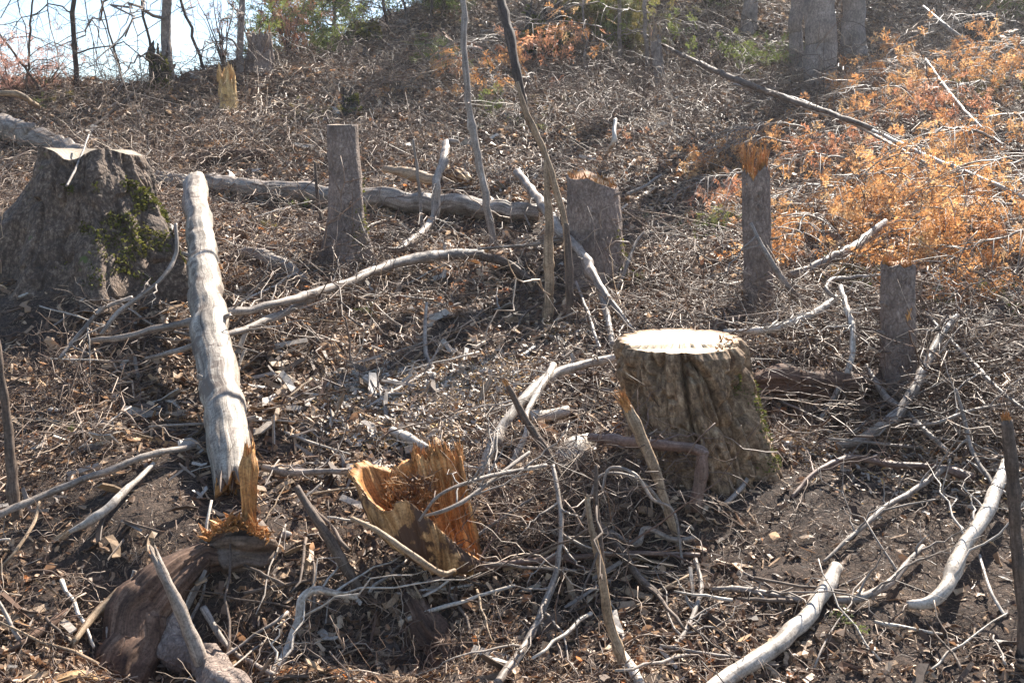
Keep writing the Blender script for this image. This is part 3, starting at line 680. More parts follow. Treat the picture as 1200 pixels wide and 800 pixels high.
stump('mossy_hump', 'rounded mossy stump top on the skyline left of the sapling', b, t_, 14 * k, 20 * k, 'blackbark', 'rotten', 'jagged', (0, 0), 1.2, 48, 36, 28, moss=dict(n=3500, a=0, w=3.2, top=1.3, thr=-.3, s=.04, mat='olive'), splinter=dict(n=6, l=(.05, .1), w=.02, jag=.05, mat='darkbark'), capmat='darkbark')
b = G(776, 112); t_ = W(768, 48, depth(b)); k = pxm(b)
stump('brown_post_stump', 'upright brown broken post behind the leaning pole, upper middle', b, t_, 6 * k, 8 * k, 'trunk', 'smooth', 'jagged', (0, 0), 2, 36, 50, 27, splinter=dict(n=10, l=(.05, .3), w=.02, jag=.12, mat='tan'), capmat='orange')

# ------------------------------------------------------------------ hollow split stump (orange shell)
def shell(name, root, C0, ax, up1, up2, prof, a0, a1, mats, seed, thick=.022, na=46, nh=30):
    """curved wall of wood: angles a0..a1 round axis ax; prof(a)->(height, r0, r1)"""
    A = np.linspace(a0, a1, na); g = Geo(); Vo = np.zeros((nh, na, 3)); Vi = np.zeros((nh, na, 3)); Ul = np.zeros((nh, na, 2))
    for j_, a in enumerate(A):
        H, r0, r1 = prof(a)
        for i_ in range(nh):
            t = i_ / (nh - 1); r = r0 + (r1 - r0) * t ** .8
            d = up1 * math.cos(a) + up2 * math.sin(a); Vo[i_, j_] = C0 + ax * H * t + d * r
            Vi[i_, j_] = C0 + ax * H * t + d * (r - thick * (1 - .55 * t)); Ul[i_, j_] = (a * .12, H * t)
    for V_, s in ((Vo, 1), (Vi, 2)):
        q = V_.reshape(-1, 3); c = (q - C0); h = c @ ax
        fib = fbm(np.stack([np.tile(A, nh) * 7, h * 2.2, np.full(len(q), s * 5.0)], 1), 3, seed); cr = fbm(q * 45, 2, seed + s)
        q += (c - np.outer(h, ax)) / (np.linalg.norm(c - np.outer(h, ax), axis=1)[:, None] + 1e-6) * (.012 * fib + .004 * cr)[:, None]
    i = np.arange(nh - 1)[:, None] * na; j = np.arange(na - 1)[None]
    F = np.stack([i + j, i + j + 1, i + na + j + 1, i + na + j], 2).reshape(-1, 4).tolist(); n = nh * na
    mi = [0] * len(F) + [1] * len(F); F = F + [tuple(n + q for q in f[::-1]) for f in F]
    rim = [((nh - 1) * na + a, (nh - 1) * na + a + 1, n + (nh - 1) * na + a + 1, n + (nh - 1) * na + a) for a in range(na - 1)]
    for c_ in (0, na - 1): rim += [(k_ * na + c_, (k_ + 1) * na + c_, n + (k_ + 1) * na + c_, n + k_ * na + c_) for k_ in range(nh - 1)]
    F += rim; mi += [1] * len(rim)
    g.add(np.concatenate([Vo.reshape(-1, 3), Vi.reshape(-1, 3)]), F, np.concatenate([Ul.reshape(-1, 2)] * 2), mi)
    mk(name, g, mats, root); return Vo[-1]
bb = G(535, 664); D0 = depth(bb); k = D0 / FX
hs = empty('hollow_split_stump', bb, 'hollow torn open orange stump shell lying in the foreground left of the stakes', 'stump')
def unit(v): v = np.asarray(v, float); return v / np.linalg.norm(v)
ax = unit(W(468, 585, D0 - .05) - W(525, 660, D0)); u1 = unit(np.cross(ax, [0, 1, 0])); u2 = np.cross(u1, ax)
if u1[0] < 0: u1 = -u1
if u2[1] > 0: u2 = -u2       # u1: right, u2: towards camera
jn = lambda a, s: float(noise3(np.array([[a * 3.3, s, .5]]))[0])
RIM = [(560, 655, -.06), (542, 643, -.12), (514, 619, -.17), (497, 602, -.18), (474, 587, -.18), (459, 599, -.17), (440, 591, -.15), (424, 573, -.10), (416, 556, -.03), (428, 545, .03), (452, 549, .08), (478, 543, .12), (498, 538, .14)]
BAS = [(558, 664, -.04), (548, 670, -.07), (532, 675, -.09), (522, 675, -.10), (506, 670, -.10), (496, 665, -.10), (482, 655, -.09), (468, 645, -.06), (460, 634, -.02), (470, 628, .03), (486, 628, .08), (502, 630, .1), (518, 634, .12)]
rimP, _ = spline([W(x, y, D0 + z) for x, y, z in RIM], .006); nA = len(rimP)
basP, pb = spline([W(x, y, D0 + z) for x, y, z in BAS], .004)
basP = np.stack([np.interp(np.linspace(0, 1, nA), pb, basP[:, q]) for q in range(3)], 1)
ctr = W(500, 618, D0 + .0); nh_ = 40; Vo = []; Vi = []; Uo = []
arc = np.concatenate([[0], np.cumsum(np.linalg.norm(np.diff(rimP, axis=0), axis=1))])
jr = fbm(np.stack([arc * 28, arc * 0, arc * 0], 1), 3, 5) * .009
for i_ in range(nh_):
    t = i_ / (nh_ - 1); P_ = basP * (1 - t) + rimP * t; o_ = P_ - (ctr * (1 - t * .3) + (rimP.mean(0) * t * .3)); o_ /= np.linalg.norm(o_, axis=1)[:, None]
    fib = fbm(np.stack([arc * 55, np.full(nA, t * 1.6), arc * 0], 1), 3, 7) * .010 + fbm(np.stack([arc * 14, np.full(nA, t * 3), arc * 0 + 4], 1), 2, 3) * .010
    ex = ax * jr[:, None] * t
    Vo.append(P_ + o_ * (.035 * math.sin(math.pi * min(1, t * .9)) + fib[:, None]) + ex); Vi.append(P_ + o_ * (.035 * math.sin(math.pi * min(1, t * .9)) - .034 * (1 - .25 * t) + .7 * fib[::-1][:, None]) + ex)
    Uo.append(np.stack([arc, np.full(nA, t * .25)], 1))
Vo = np.array(Vo).reshape(-1, 3); Vi = np.array(Vi).reshape(-1, 3); Uo = np.array(Uo).reshape(-1, 2)
i2 = np.arange(nh_ - 1)[:, None] * nA; j2_ = np.arange(nA - 1)[None]
F = np.stack([i2 + j2_, i2 + j2_ + 1, i2 + nA + j2_ + 1, i2 + nA + j2_], 2).reshape(-1, 4).tolist(); n = nh_ * nA
mi = [0] * len(F) + [1] * len(F); F = F + [tuple(n + q for q in f[::-1]) for f in F]
rim_ = [((nh_ - 1) * nA + a, (nh_ - 1) * nA + a + 1, n + (nh_ - 1) * nA + a + 1, n + (nh_ - 1) * nA + a) for a in range(nA - 1)]
for c_ in (0, nA - 1): rim_ += [(k_ * nA + c_, (k_ + 1) * nA + c_, n + (k_ + 1) * nA + c_, n + k_ * nA + c_) for k_ in range(nh_ - 1)]
mk('front_wall', Geo().add(np.concatenate([Vo, Vi]), F + rim_, np.concatenate([Uo, Uo]), mi + [1] * len(rim_)), ['shell', 'orange'], hs)
r1 = Vo.reshape(nh_, nA, 3)[-1]
g = Geo(); rr = np.random.RandomState(5)
for q in r1[::2]: slivers(g, q - [0, 0, .006], ax, .006, 1, .008, .025, .004, rr.randint(9999), .4)
for q in range(460):
    f = rr.rand(); p = W(452 + 58 * rr.rand(), 600 - 48 * rr.rand(), D0 - .08 + .17 * rr.rand()) + (0, 0, -.02)
    slivers(g, p, (rr.normal() * .6 - .2, -.3 + .4 * rr.normal(), .7 * rr.rand() + .2), .004, 1, .02, .07, .0035, rr.randint(9999), .6)
mk('inner_splinters', g, 'shell', hs, smooth=False, kind='stuff')
# the tall rear slab, on the right
ax2 = unit(W(515, 522, D0 + .10) - W(545, 665, D0 + .01))
def slab(a):
    H = (132 + 14 * jn(a * 3, 11) + 8 * jn(a * 9, 2)) * k
    return H, 58 * k, 60 * k
c2 = W(538, 664, D0 + .04)
u1b = unit(np.cross(ax2, [0, 1, 0])); u1b = u1b if u1b[0] > 0 else -u1b; u2b = unit(np.cross(u1b, ax2)); u2b = u2b if u2b[1] > 0 else -u2b
r2 = shell('rear_slab', hs, c2 - u2b * 52 * k, ax2, u1b, u2b, slab, R(58), R(118), ['shell', 'orange'], 9, .03, 60, 60)
g = Geo()
for q in r2: slivers(g, q, ax2, .006, 3, .015, .06, .005, rr.randint(9999), .25)
for q in range(60):
    a = R(60 + 56 * rr.rand()); p = c2 - u2b * 52 * k + ax2 * rr.rand() * 110 * k + (u1b * math.cos(a) + u2b * math.sin(a)) * 51 * k
    slivers(g, p, ax2, .002, 1, .05, .12, .005, rr.randint(9999), .08)
mk('slab_splinters', g, 'orange', hs, smooth=False, kind='stuff')

# ------------------------------------------------------------------ broken mossy butt with the orange spike
bb = G(285, 652); D1 = depth(bb); k = D1 / FX
bs = empty('splintered_butt', bb, 'short dark log butt with an upright orange torn spike, lower left', 'stump')
C, par = spline([W(322, 640, D1 + .06), W(300, 642, D1 + .02), W(272, 640, D1), W(248, 640, D1 - .01)], .012)
a = tube(C, np.interp(par, [0, .12, .35, .75, 1], [12, 27, 34, 30, 12]) * k, 70, .5, 1.3, 3, jag1=.03); g = Geo().add(*a[:3], a[3]); mk('bark', g, 'brown', bs)
C, par = spline([W(291, 640, D1 - .03), W(291, 600, D1 - .04), W(290, 565, D1 - .03), W(292, 530, D1 - .0)], .008)
a = tube(C, np.interp(par, [0, .3, .8, 1], [24, 11, 9.5, 5]) * k, 44, .34, .5, 5, jag1=.03, squash=(1, .6, 1)); g = Geo().add(*a[:3], a[3]); mk('torn_spike', g, 'orange', bs)
g = Geo()
for q in range(420):
    f = np.clip(.5 + .28 * rr.normal(), 0, 1); p = W(240 + 74 * f, 622 - 16 * math.sin(3.14 * f) + 14 * rr.rand(), D1 - .10 * rr.rand())
    slivers(g, p, (rr.normal() * .9, -.3 - .5 * rr.rand(), .8), .004, 1, .008, .06 * rr.rand() + .015, .002 + .006 * rr.rand() ** 2, rr.randint(9999), .9)
for q in range(50):
    p = C[rr.randint(0, len(C))] + rr.normal(size=3) * .012; slivers(g, p, (0, -.1, 1), .003, 1, .03, .09, .003, rr.randint(9999), .12)
mk('splinters', g, 'orange', bs, smooth=False, kind='stuff')
# ------------------------------------------------------------------ logs, branches, stakes
def thing_tube(name, label, cat, mats, pts, ws, group=None, sides=10, rough=.16, wobble=.22, seed=0, base=None, twigs=0, jag0=0, jag1=0, step=None,
               twl=(.1, .42), endm=None, tip=None, squash=None):
    """pts: (px, py, h) on the ground plus h, or (px, py, depth>=1.9), or (px, py, 'b', off) at the depth of the base pixel"""
    d0 = depth(G(*base)) if base else None
    P = [W(p[0], p[1], d0 + p[3]) if len(p) == 4 else pt(p) for p in pts]
    w = [q * depth(p) / FX / 2 for q, p in zip(ws, P)]
    st = step or max(.012, min(w) * 1.2)
    C, par = spline(P, st); C = wob(C, wobble * np.mean(w), 6.0, seed + 1)
    r = np.interp(par, np.linspace(0, 1, len(w)), w)
    ml = [mats] + ([endm] if endm else [])
    a = tube(C, r, sides, rough, 1, seed, jag0=jag0, jag1=jag1, mi_end=1 if endm else None, squash=squash)
    g = Geo().add(*a[:3], a[3]); rr = np.random.RandomState(seed * 7 + 3)
    if cat in ('branch', 'pole') and twigs: twigs += 4
    # knots
    o = mk(name, g, ml, None, C[0], label=label, cat=cat, group=group)
    for k in range(twigs):
        i_ = rr.randint(int(len(C) * .1), int(len(C) * .95)); d = C[min(i_ + 1, len(C) - 1)] - C[i_ - 1]; d /= np.linalg.norm(d)
        sd_ = np.cross(d, rr.normal(size=3)); sd_ /= np.linalg.norm(sd_); sd_[2] = abs(sd_[2]) * .6
        L = twl[0] + (twl[1] - twl[0]) * rr.rand() ** 2; tt = np.linspace(0, 1, 9)[:, None]
        CC = C[i_] + (d * .8 + sd_) * L * tt + rr.normal(size=3) * .25 * L * tt ** 2 + .012 * L / .2 * rr.normal(size=(9, 3)) * tt
        gz_ = gh(CC[:, 0], CC[:, 1]) + .004; CC[:, 2] = np.maximum(CC[:, 2], gz_)
        a = tube(CC, np.linspace(min(r[i_] * .55, .005), .0012, 9), 6, .12, 1, k); g = Geo().add(*a[:3], 0)
        for q in range(rr.randint(0, 3)):
            j_ = rr.randint(3, 8); e = rr.normal(size=3) * .3 * L; c2_ = CC[j_] + e * np.linspace(0, 1, 5)[:, None]
            a = tube(c2_, np.linspace(.0018, .0009, 5), 3, 0); g.add(*a[:3], 0)
        mk('twig', g, mats, o)
    if tip:   # splintered ends: (which, n, lmax, w, material)
        for which, n, lm, ww, mt in tip:
            e = C[0] if which == 0 else C[-1]; d = (C[0] - C[2]) if which == 0 else (C[-1] - C[-3])
            g = Geo(); slivers(g, e, d, (r[0] if which == 0 else r[-1]) * .9, n, lm * .3, lm, ww, seed + 5, .25); mk('splintered_end', g, mt, o, smooth=False, kind='stuff')
    return o
def T(*a, **k): return thing_tube(*a, **k)
LG = 'fallen_log'; FB = 'fallen_branch'
# logs
T(LG, 'long weathered log lying across the slope behind the tall narrow stump', 'log', 'grey', [(186, 208, .07), (250, 217, .07), (320, 223, .09), (385, 228, .09), (450, 233, .09), (530, 241, .08), (632, 250, .06)], [16, 20, 24, 24, 24, 25, 20], sides=40, seed=1, rough=.12, step=.04, jag0=.05, twigs=12, endm='tan')
T('peeled_log', 'pale peeled log lying downhill from the old stump, sunlit', 'log', 'log', [(229, 216, 6.5), (233, 270, 5.7), (240, 330, 5.15), (250, 400, 4.65), (261, 470, 4.25), (270, 530, 3.95), (273, 565, 3.82)], [27, 31, 38, 43, 47, 50, 44], sides=40, seed=2, rough=.06, step=.03, wobble=.12, jag0=.05, jag1=.06, endm='orange', tip=[(0, 10, .08, .012, 'pale'), (1, 26, .10, .012, 'brown')])
T(LG, 'thick log entering from the left edge behind the old stump', 'log', 'grey', [(-60, 135, .12), (0, 150, .12), (50, 163, .10), (112, 186, .08)], [26, 28, 26, 16], sides=24, seed=3, rough=.2, step=.04)
T(LG, 'short decayed log with pale upper side between the old stump and the thin stump', 'log', 'rotten', [(222, 188, .05), (250, 184, .07), (285, 181, .07), (312, 182, .05)], [6, 14, 17, 12], sides=20, seed=4, rough=.25, step=.03)
T(LG, 'low rotten silvery log right of the top of the peeled log', 'log', 'grey', [(280, 297, .05), (305, 300, .06), (332, 312, .06), (356, 328, .04)], [10, 20, 20, 10], sides=22, seed=5, rough=.28, step=.02, jag1=.06, twigs=4)
T(LG, 'crumbling reddish rotten log in the shade right of the furrowed stump', 'log', 'rotten', [(885, 450, .03), (930, 452, .05), (990, 452, .05), (1048, 446, .03)], [26, 38, 36, 28], sides=28, seed=6, rough=.3, step=.02)
T(LG, 'dark mossy log near the right edge below the orange boughs', 'log', 'darkbark', [(1132, 408, .05), (1160, 376, .07), (1190, 350, .07), (1230, 322, .07)], [16, 22, 24, 24], sides=20, seed=7, rough=.25, step=.03, twigs=4)
T('bent_root', 'big dark curved root arching downhill in the bottom left corner', 'root', 'rotten', [(262, 650, .02), (232, 664, .03), (202, 690, .02), (175, 725, .0), (150, 765, -.03), (130, 800, -.07)], [32, 46, 60, 70, 74, 74], sides=90, seed=8, rough=.26, step=.008)
T('bent_root', 'pale mossy root at the bottom left edge beneath the grey stake', 'root', 'scaly', [(205, 722, .03), (200, 760, .05), (235, 772, .06), (268, 800, .05), (290, 840, .03)], [20, 36, 42, 44, 40], sides=70, seed=19, rough=.22, step=.008, jag0=.03)
T('split_board', 'thin split brown board lying in the bottom left beside the big dark root', 'wood', 'tan', [(88, 750, .04), (110, 722, .05), (140, 693, .06), (168, 672, .05)], [7, 10, 10, 5], sides=8, seed=10, jag0=.03, jag1=.04)
T('split_board', 'dark reddish board half buried at the far bottom left', 'wood', 'rotten', [(20, 757, .02), (50, 738, .03), (80, 715, .03)], [10, 12, 8], sides=8, seed=11, jag0=.03)
T('torn_chunk', 'torn rotten wood chunk at the bottom middle below the hollow stump', 'wood', 'rotten', [(485, 705, .02), (500, 735, .03), (525, 772, .0)], [24, 34, 30], sides=40, seed=12, rough=.6, step=.008, jag0=.06, jag1=.05, squash=(1, 1, .6), tip=[(0, 60, .07, .008, 'tan'), (1, 40, .07, .008, 'rotten')])
T('torn_chunk', 'orange rotten chunk at the very bottom left corner', 'wood', 'shell', [(60, 800, .01), (92, 792, .02), (126, 800, .01)], [10, 24, 12], sides=40, seed=13, rough=.6, step=.006, jag0=.04, jag1=.05, squash=(1, 1, .5), tip=[(0, 60, .05, .005, 'orange'), (1, 60, .05, .005, 'orange')])
T('log_piece', 'curled pale and orange bark slab resting on the long log', 'wood', 'tan', [(452, 198, .16), (480, 203, .17), (512, 212, .14)], [9, 15, 10], sides=12, seed=14, rough=.25, endm='orange')
T('log_piece', 'small orange faced block above the long log', 'wood', 'shell', [(520, 204, .07), (533, 203, .10), (548, 212, .08)], [8, 15, 9], sides=30, seed=15, rough=.55, step=.01, jag0=.04, jag1=.05, tip=[(0, 30, .06, .006, 'tan'), (1, 30, .06, .006, 'orange')])
T('log_piece', 'short pale log section lying left of the furrowed stump', 'log', 'pale', [(622, 490, .05), (645, 486, .05), (666, 481, .05)], [12, 15, 13], sides=16, seed=16, rough=.2, endm='tan')
T('log_piece', 'bright thick pale chunk under the brown stake near the tangle', 'log', 'pale', [(650, 540, .06), (668, 528, .07), (690, 515, .06)], [16, 28, 20], sides=20, seed=17, rough=.3, endm='tan')
T('log_piece', 'short pale wedge of wood just above the hollow orange stump', 'wood', 'pale', [(458, 503, .03), (478, 514, .03), (500, 528, .04)], [9, 13, 13], sides=10, seed=18, endm='tan')
T('log_piece', 'grey log stub lying far right above the dark mossy log', 'log', 'darkbark', [(1168, 420, .05), (1185, 412, .05), (1200, 400, .05)], [14, 18, 16], sides=14, seed=19)
# branches
T(FB, 'long grey branch lying across the upper part of the peeled log', 'branch', 'grey', [(108, 399, .12), (145, 395, .19), (190, 383, .24), (260, 368, .30), (330, 354, .28), (400, 333, .20), (450, 313, .16), (510, 300, .14), (566, 297, .12)], [6, 8, 8, 9, 9, 10, 12, 13, 10], seed=30, sides=14, twigs=4, tip=[(1, 14, .06, .006, 'orange')])
T(FB, 'brown cracked end piece continuing the long grey branch to the right', 'branch', 'brown', [(560, 299, .11), (590, 307, .10), (612, 320, .06), (625, 330, .02)], [11, 10, 8, 5], seed=31, tip=[(0, 12, .05, .006, 'orange')])
T(FB, 'thinner second branch crossing the peeled log just below the long one', 'branch', 'grey', [(170, 420, .14), (212, 410, .20), (268, 392, .26), (325, 370, .22), (368, 350, .18)], [4, 7, 8, 9, 7], seed=32, twigs=2)
T(FB, 'long pale branch reaching in from the left edge toward the peeled log end', 'branch', 'grey', [(-30, 614, .06), (0, 603, .08), (60, 576, .08), (120, 553, .08), (180, 532, .08), (229, 522, .05)], [9, 9, 9, 8, 8, 6], seed=33, sides=12)
T(FB, 'short pale splintered stick pointing down left below the left long branch', 'branch', 'pale', [(78, 625, .05), (105, 610, .06), (135, 586, .06), (180, 543, .05)], [4, 11, 10, 5], seed=34, jag0=.04, tip=[(0, 8, .05, .005, 'tan')])
T(FB, 'thick whitish branch running from the furrowed stump toward the lower left', 'branch', 'pale', [(726, 417, .16), (690, 426, .16), (652, 437, .17), (628, 452, .18), (600, 484, .15), (580, 518, .10), (566, 550, .05)], [9, 10, 11, 11, 12, 13, 10], seed=35, sides=16, twigs=3, tip=[(1, 8, .04, .006, 'pale')])
T(FB, 'white forked stick crossing over the thick whitish branch', 'branch', 'pale', [(648, 428, .24), (634, 455, .24), (618, 482, .22), (617, 505, .20), (606, 530, .14), (596, 556, .08)], [9, 8, 6, 7, 7, 4], seed=36)
T('stake', 'reddish brown broken stake leaning in the tangle between the two orange and furrowed stumps', 'stake', 'brown', [(594, 450, 'b', .05), (612, 485, 'b', .05), (640, 530, 'b', .02), (668, 590, 'b', 0)], [6, 9, 10, 10], base=(668, 590), seed=37, tip=[(0, 8, .04, .005, 'orange')])
T(FB, 'brown grey bent branch stretching in front of the furrowed stump', 'branch', 'red', [(690, 512, 'b', .12), (725, 515, 'b', .06), (775, 522, 'b', .02), (812, 526, 'b', .0), (826, 532, 'b', .0)], [9, 13, 14, 14, 13], base=(816, 606), seed=38, sides=14, twigs=3)
T('stake', 'stubby reddish upright post at the elbow of the bent branch before the furrowed stump', 'stake', 'red', [(824, 527, 'b', .0), (822, 555, 'b', 0), (816, 600, 'b', 0)], [13, 14, 15], base=(816, 606), seed=39, sides=14)
T('stake', 'split tan stake with bright splintered top leaning before the furrowed stump', 'stake', 'tan', [(735, 476, 'b', .05), (752, 515, 'b', .04), (770, 560, 'b', .02), (786, 610, 'b', .0), (797, 645, 'b', 0)], [10, 14, 12, 10, 8], base=(797, 645), seed=40, sides=12, squash=(1, .6, 1), tip=[(0, 60, .08, .0035, 'orange')])
T('stake', 'slim tan stake standing in the middle foreground, split down its length', 'stake', 'tan', [(688, 585, 'b', .02), (697, 635, 'b', 0), (707, 690, 'b', 0), (718, 740, 'b', 0), (736, 792, 'b', 0)], [6, 9, 11, 11, 12], base=(736, 790), seed=41, sides=12, squash=(1, .6, 1), tip=[(0, 6, .04, .004, 'tan')])
T('stake', 'thinner dark stem standing right behind the slim tan middle stake', 'stake', 'brown', [(699, 545, 'b', .04), (699, 590, 'b', .03), (704, 640, 'b', .02), (708, 700, 'b', .02)], [4, 6, 6, 6], base=(736, 790), seed=42, twigs=3)
T(FB, 'long thin pale branch hanging down through the central tangle to the bottom edge', 'branch', 'grey', [(648, 545, .28), (655, 580, .25), (657, 620, .20), (653, 665, .12), (640, 705, .06), (618, 750, .03), (583, 800, .03)], [5, 6, 6, 7, 8, 10, 11], seed=43, twigs=7)
T(FB, 'bright white short stick at the foot of the slim tan stake', 'branch', 'pale', [(728, 765, .03), (742, 782, .03), (752, 805, .03)], [10, 13, 13], seed=44)
T(FB, 'thick pale barkless log branch running off the bottom edge, right of centre', 'branch', 'pale', [(812, 830, .04), (845, 800, .04), (890, 770, .045), (930, 737, .04), (960, 702, .04), (980, 664, .04)], [20, 20, 20, 20, 18, 15], seed=45, sides=20, rough=.08, step=.015, endm='grey')
T(FB, 'smooth curved whitish branch with hooked lower end at the lower right', 'branch', 'pale', [(1063, 708, .02), (1090, 705, .04), (1112, 680, .06), (1132, 640, .08), (1158, 597, .10), (1172, 566, .12), (1178, 540, .14)], [9, 15, 16, 16, 17, 15, 8], seed=46, sides=20, rough=.07, step=.012, twigs=2)
T(FB, 'grey bow shaped branch curving in front of the small smooth stump', 'branch', 'grey', [(980, 524, .03), (1018, 512, .06), (1055, 480, .13), (1080, 440, .2), (1098, 400, .26), (1122, 369, .28)], [11, 12, 12, 11, 9, 5], seed=47, sides=14, twigs=4, endm='orange')
T(FB, 'straight pale branch sloping up right under the hanging orange foliage', 'branch', 'grey', [(926, 323, .12), (965, 308, .16), (1002, 288, .2), (1038, 260, .25)], [8, 12, 12, 8], seed=48, sides=12, twigs=2)
T(FB, 'long white branch reaching right from behind the furrowed stump top', 'branch', 'pale', [(848, 388, .10), (898, 386, .12), (940, 375, .15), (968, 358, .18), (980, 348, .2)], [5, 9, 10, 9, 6], seed=49, twigs=3)
T(FB, 'hooked thin twig at the tip of the long white branch', 'branch', 'grey', [(978, 350, .2), (968, 338, .24), (975, 327, .27), (995, 325, .26), (1032, 322, .25)], [6, 5, 5, 5, 3], seed=50)
T(FB, 'wavy white branch hanging vertically left of the small smooth stump', 'branch', 'pale', [(985, 335, .3), (993, 362, .28), (1000, 392, .24), (995, 432, .14), (978, 465, .08), (960, 493, .04)], [5, 7, 7, 7, 7, 4], seed=51, twigs=4)
T(FB, 'thin grey stem leaning against the snapped stump', 'branch', 'grey', [(880, 262, .5), (900, 300, .36), (922, 335, .2), (948, 363, .06)], [4, 6, 9, 9], seed=52, twigs=2)
T(FB, 'arched reddish branch over the dark soil, right of the furrowed stump', 'branch', 'red', [(928, 582, .01), (958, 552, .05), (1000, 536, .08), (1050, 545, .07), (1105, 549, .05), (1140, 560, .05)], [5, 7, 8, 8, 9, 14], seed=53, twigs=2)
T(FB, 'thin pale straight branch running down left across dark soil', 'branch', 'grey', [(965, 658, .01), (1008, 620, .03), (1038, 594, .04), (1070, 575, .05), (1106, 549, .06)], [4, 6, 7, 7, 8], seed=54, twigs=2)
T(FB, 'short greyish branch lying right of the thick pale bottom branch', 'branch', 'grey', [(980, 703, .02), (1010, 699, .03), (1045, 681, .03), (1082, 640, .04)], [9, 9, 9, 6], seed=55, twigs=3)
T(FB, 'low stick lying left of the thick pale bottom branch', 'branch', 'grey', [(832, 690, .02), (870, 690, .02), (905, 697, .02), (940, 704, .02)], [5, 8, 7, 6], seed=56, twigs=2)
T('stake', 'tall brown stake at the right edge of the foreground', 'stake', 'brown', [(1180, 492, 'b', 0), (1187, 560, 'b', 0), (1194, 650, 'b', 0), (1199, 770, 'b', 0)], [12, 13, 14, 14], base=(1199, 765), seed=57, sides=14, tip=[(0, 40, .035, .003, 'orange')])
T('stake', 'slender brown stem standing at the left edge', 'stake', 'brown', [(-4, 398, 'b', 0), (4, 470, 'b', 0), (12, 545, 'b', 0), (21, 612, 'b', 0)], [7, 10, 12, 13], base=(21, 610), seed=58, sides=12, twigs=1)
T('stake', 'grey splintered stake leaning left in the bottom left foreground', 'stake', 'grey', [(186, 660, 'b', 0), (205, 700, 'b', -.01), (225, 750, 'b', -.02), (252, 815, 'b', -.02)], [9, 15, 16, 16], base=(245, 812), seed=59, sides=14, jag0=.05, tip=[(0, 10, .05, .006, 'grey')])
T('stake', 'leaning brown stake between the orange spike and the hollow stump', 'stake', 'brown', [(347, 570, 'b', .05), (370, 607, 'b', .02), (395, 650, 'b', 0), (424, 698, 'b', 0)], [7, 10, 12, 14], base=(424, 695), seed=60, sides=12)
T(FB, 'crooked branch with bright bent elbow, lower left of centre', 'branch', 'pale', [(312, 805, .02), (335, 762, .04), (348, 728, .08), (353, 703, .12), (372, 692, .13), (418, 700, .08)], [10, 9, 9, 10, 10, 6], seed=61, twigs=2)
T(FB, 'pale stick lying between the peeled log end and the hollow stump', 'branch', 'grey', [(308, 547, .03), (335, 553, .04), (380, 552, .05), (430, 550, .05), (470, 548, .03)], [8, 10, 7, 9, 9], seed=62, twigs=2)
T(FB, 'tan forked stick lying along the front wall of the hollow stump', 'branch', 'tan', [(412, 607, 3.16), (450, 627, 3.13), (490, 655, 3.10), (518, 672, 3.12), (533, 668, 3.16)], [6, 7, 8, 7, 5], seed=63)
T(FB, 'long straight reddish stick running right from the hollow stump foot', 'branch', 'red', [(500, 682, .03), (545, 668, .05), (600, 660, .06), (680, 652, .06), (760, 648, .05), (820, 650, .03)], [6, 8, 8, 7, 6, 5], seed=64, twigs=2)
T(FB, 'thin arched twig passing over the hollow stump opening', 'branch', 'grey', [(491, 610, 3.1), (515, 580, 3.1), (555, 563, 3.15), (595, 553, 3.25), (640, 545, 3.35)], [3, 4, 5, 5, 5], seed=65, twigs=2)
T(FB, 'second thin twig curving below the one over the hollow stump', 'branch', 'grey', [(498, 604, 3.12), (520, 598, 3.1), (550, 582, 3.15), (585, 556, 3.25), (620, 530, 3.4)], [3, 5, 5, 5, 5], seed=66, twigs=2)
T(FB, 'looping bramble stem arching in the central tangle', 'branch', 'grey', [(668, 640, .02), (690, 590, .18), (705, 556, .25), (745, 560, .25), (775, 590, .15), (795, 640, .02)], [3, 3, 4, 4, 4, 3], seed=67)
T(FB, 'looping thin stem beside the slim tan stake', 'branch', 'grey', [(705, 575, .25), (715, 548, .3), (745, 556, .3), (765, 585, .22), (790, 600, .15), (800, 660, .03)], [3, 4, 4, 4, 4, 3], seed=68)
T(FB, 'curly grey root like branch lying low in the tangle', 'branch', 'grey', [(715, 622, .06), (735, 635, .05), (750, 636, .06), (757, 618, .09), (790, 632, .06), (815, 630, .04)], [5, 7, 8, 5, 7, 6], seed=69)
T(FB, 'dark stick slanting down right below the central tangle', 'branch', 'brown', [(700, 610, .12), (722, 640, .1), (745, 670, .06), (778, 702, .03)], [7, 10, 9, 8], seed=70)
T(FB, 'crooked pale grey limb standing on the long log', 'branch', 'grey', [(536, 166, .5), (524, 168, .48), (520, 190, .42), (511, 215, .36), (511, 243, .2), (502, 264, .1), (470, 290, .06), (440, 292, .05)], [5, 9, 9, 10, 11, 9, 8, 6], seed=71, sides=12, twigs=4)
T(FB, 'thin straight grey rod standing in front of the long log', 'stake', 'grey', [(484, 163, 'b', 0), (490, 210, 'b', 0), (495, 272, 'b', 0)], [3, 4, 4], base=(495, 272), seed=72)
T(FB, 'thin dark rod standing right of the tall narrow stump base', 'stake', 'brown', [(369, 190, 'b', 0), (372, 230, 'b', 0), (380, 282, 'b', 0)], [3, 4, 4], base=(380, 280), seed=73, twigs=2)
T('stake', 'straight brown post with split bark in the middle, behind the grey curved branch', 'stake', 'tan', [(640, 188, 'b', .0), (643, 250, 'b', 0), (643, 310, 'b', 0), (643, 378, 'b', 0)], [5, 9, 11, 11], base=(643, 376), seed=74, sides=12, squash=(1, .6, 1))
T('stake', 'second brown post just right of the straight split one in the middle', 'stake', 'brown', [(664, 262, 'b', .0), (667, 320, 'b', 0), (668, 382, 'b', 0)], [6, 9, 9], base=(668, 380), seed=75, sides=10)
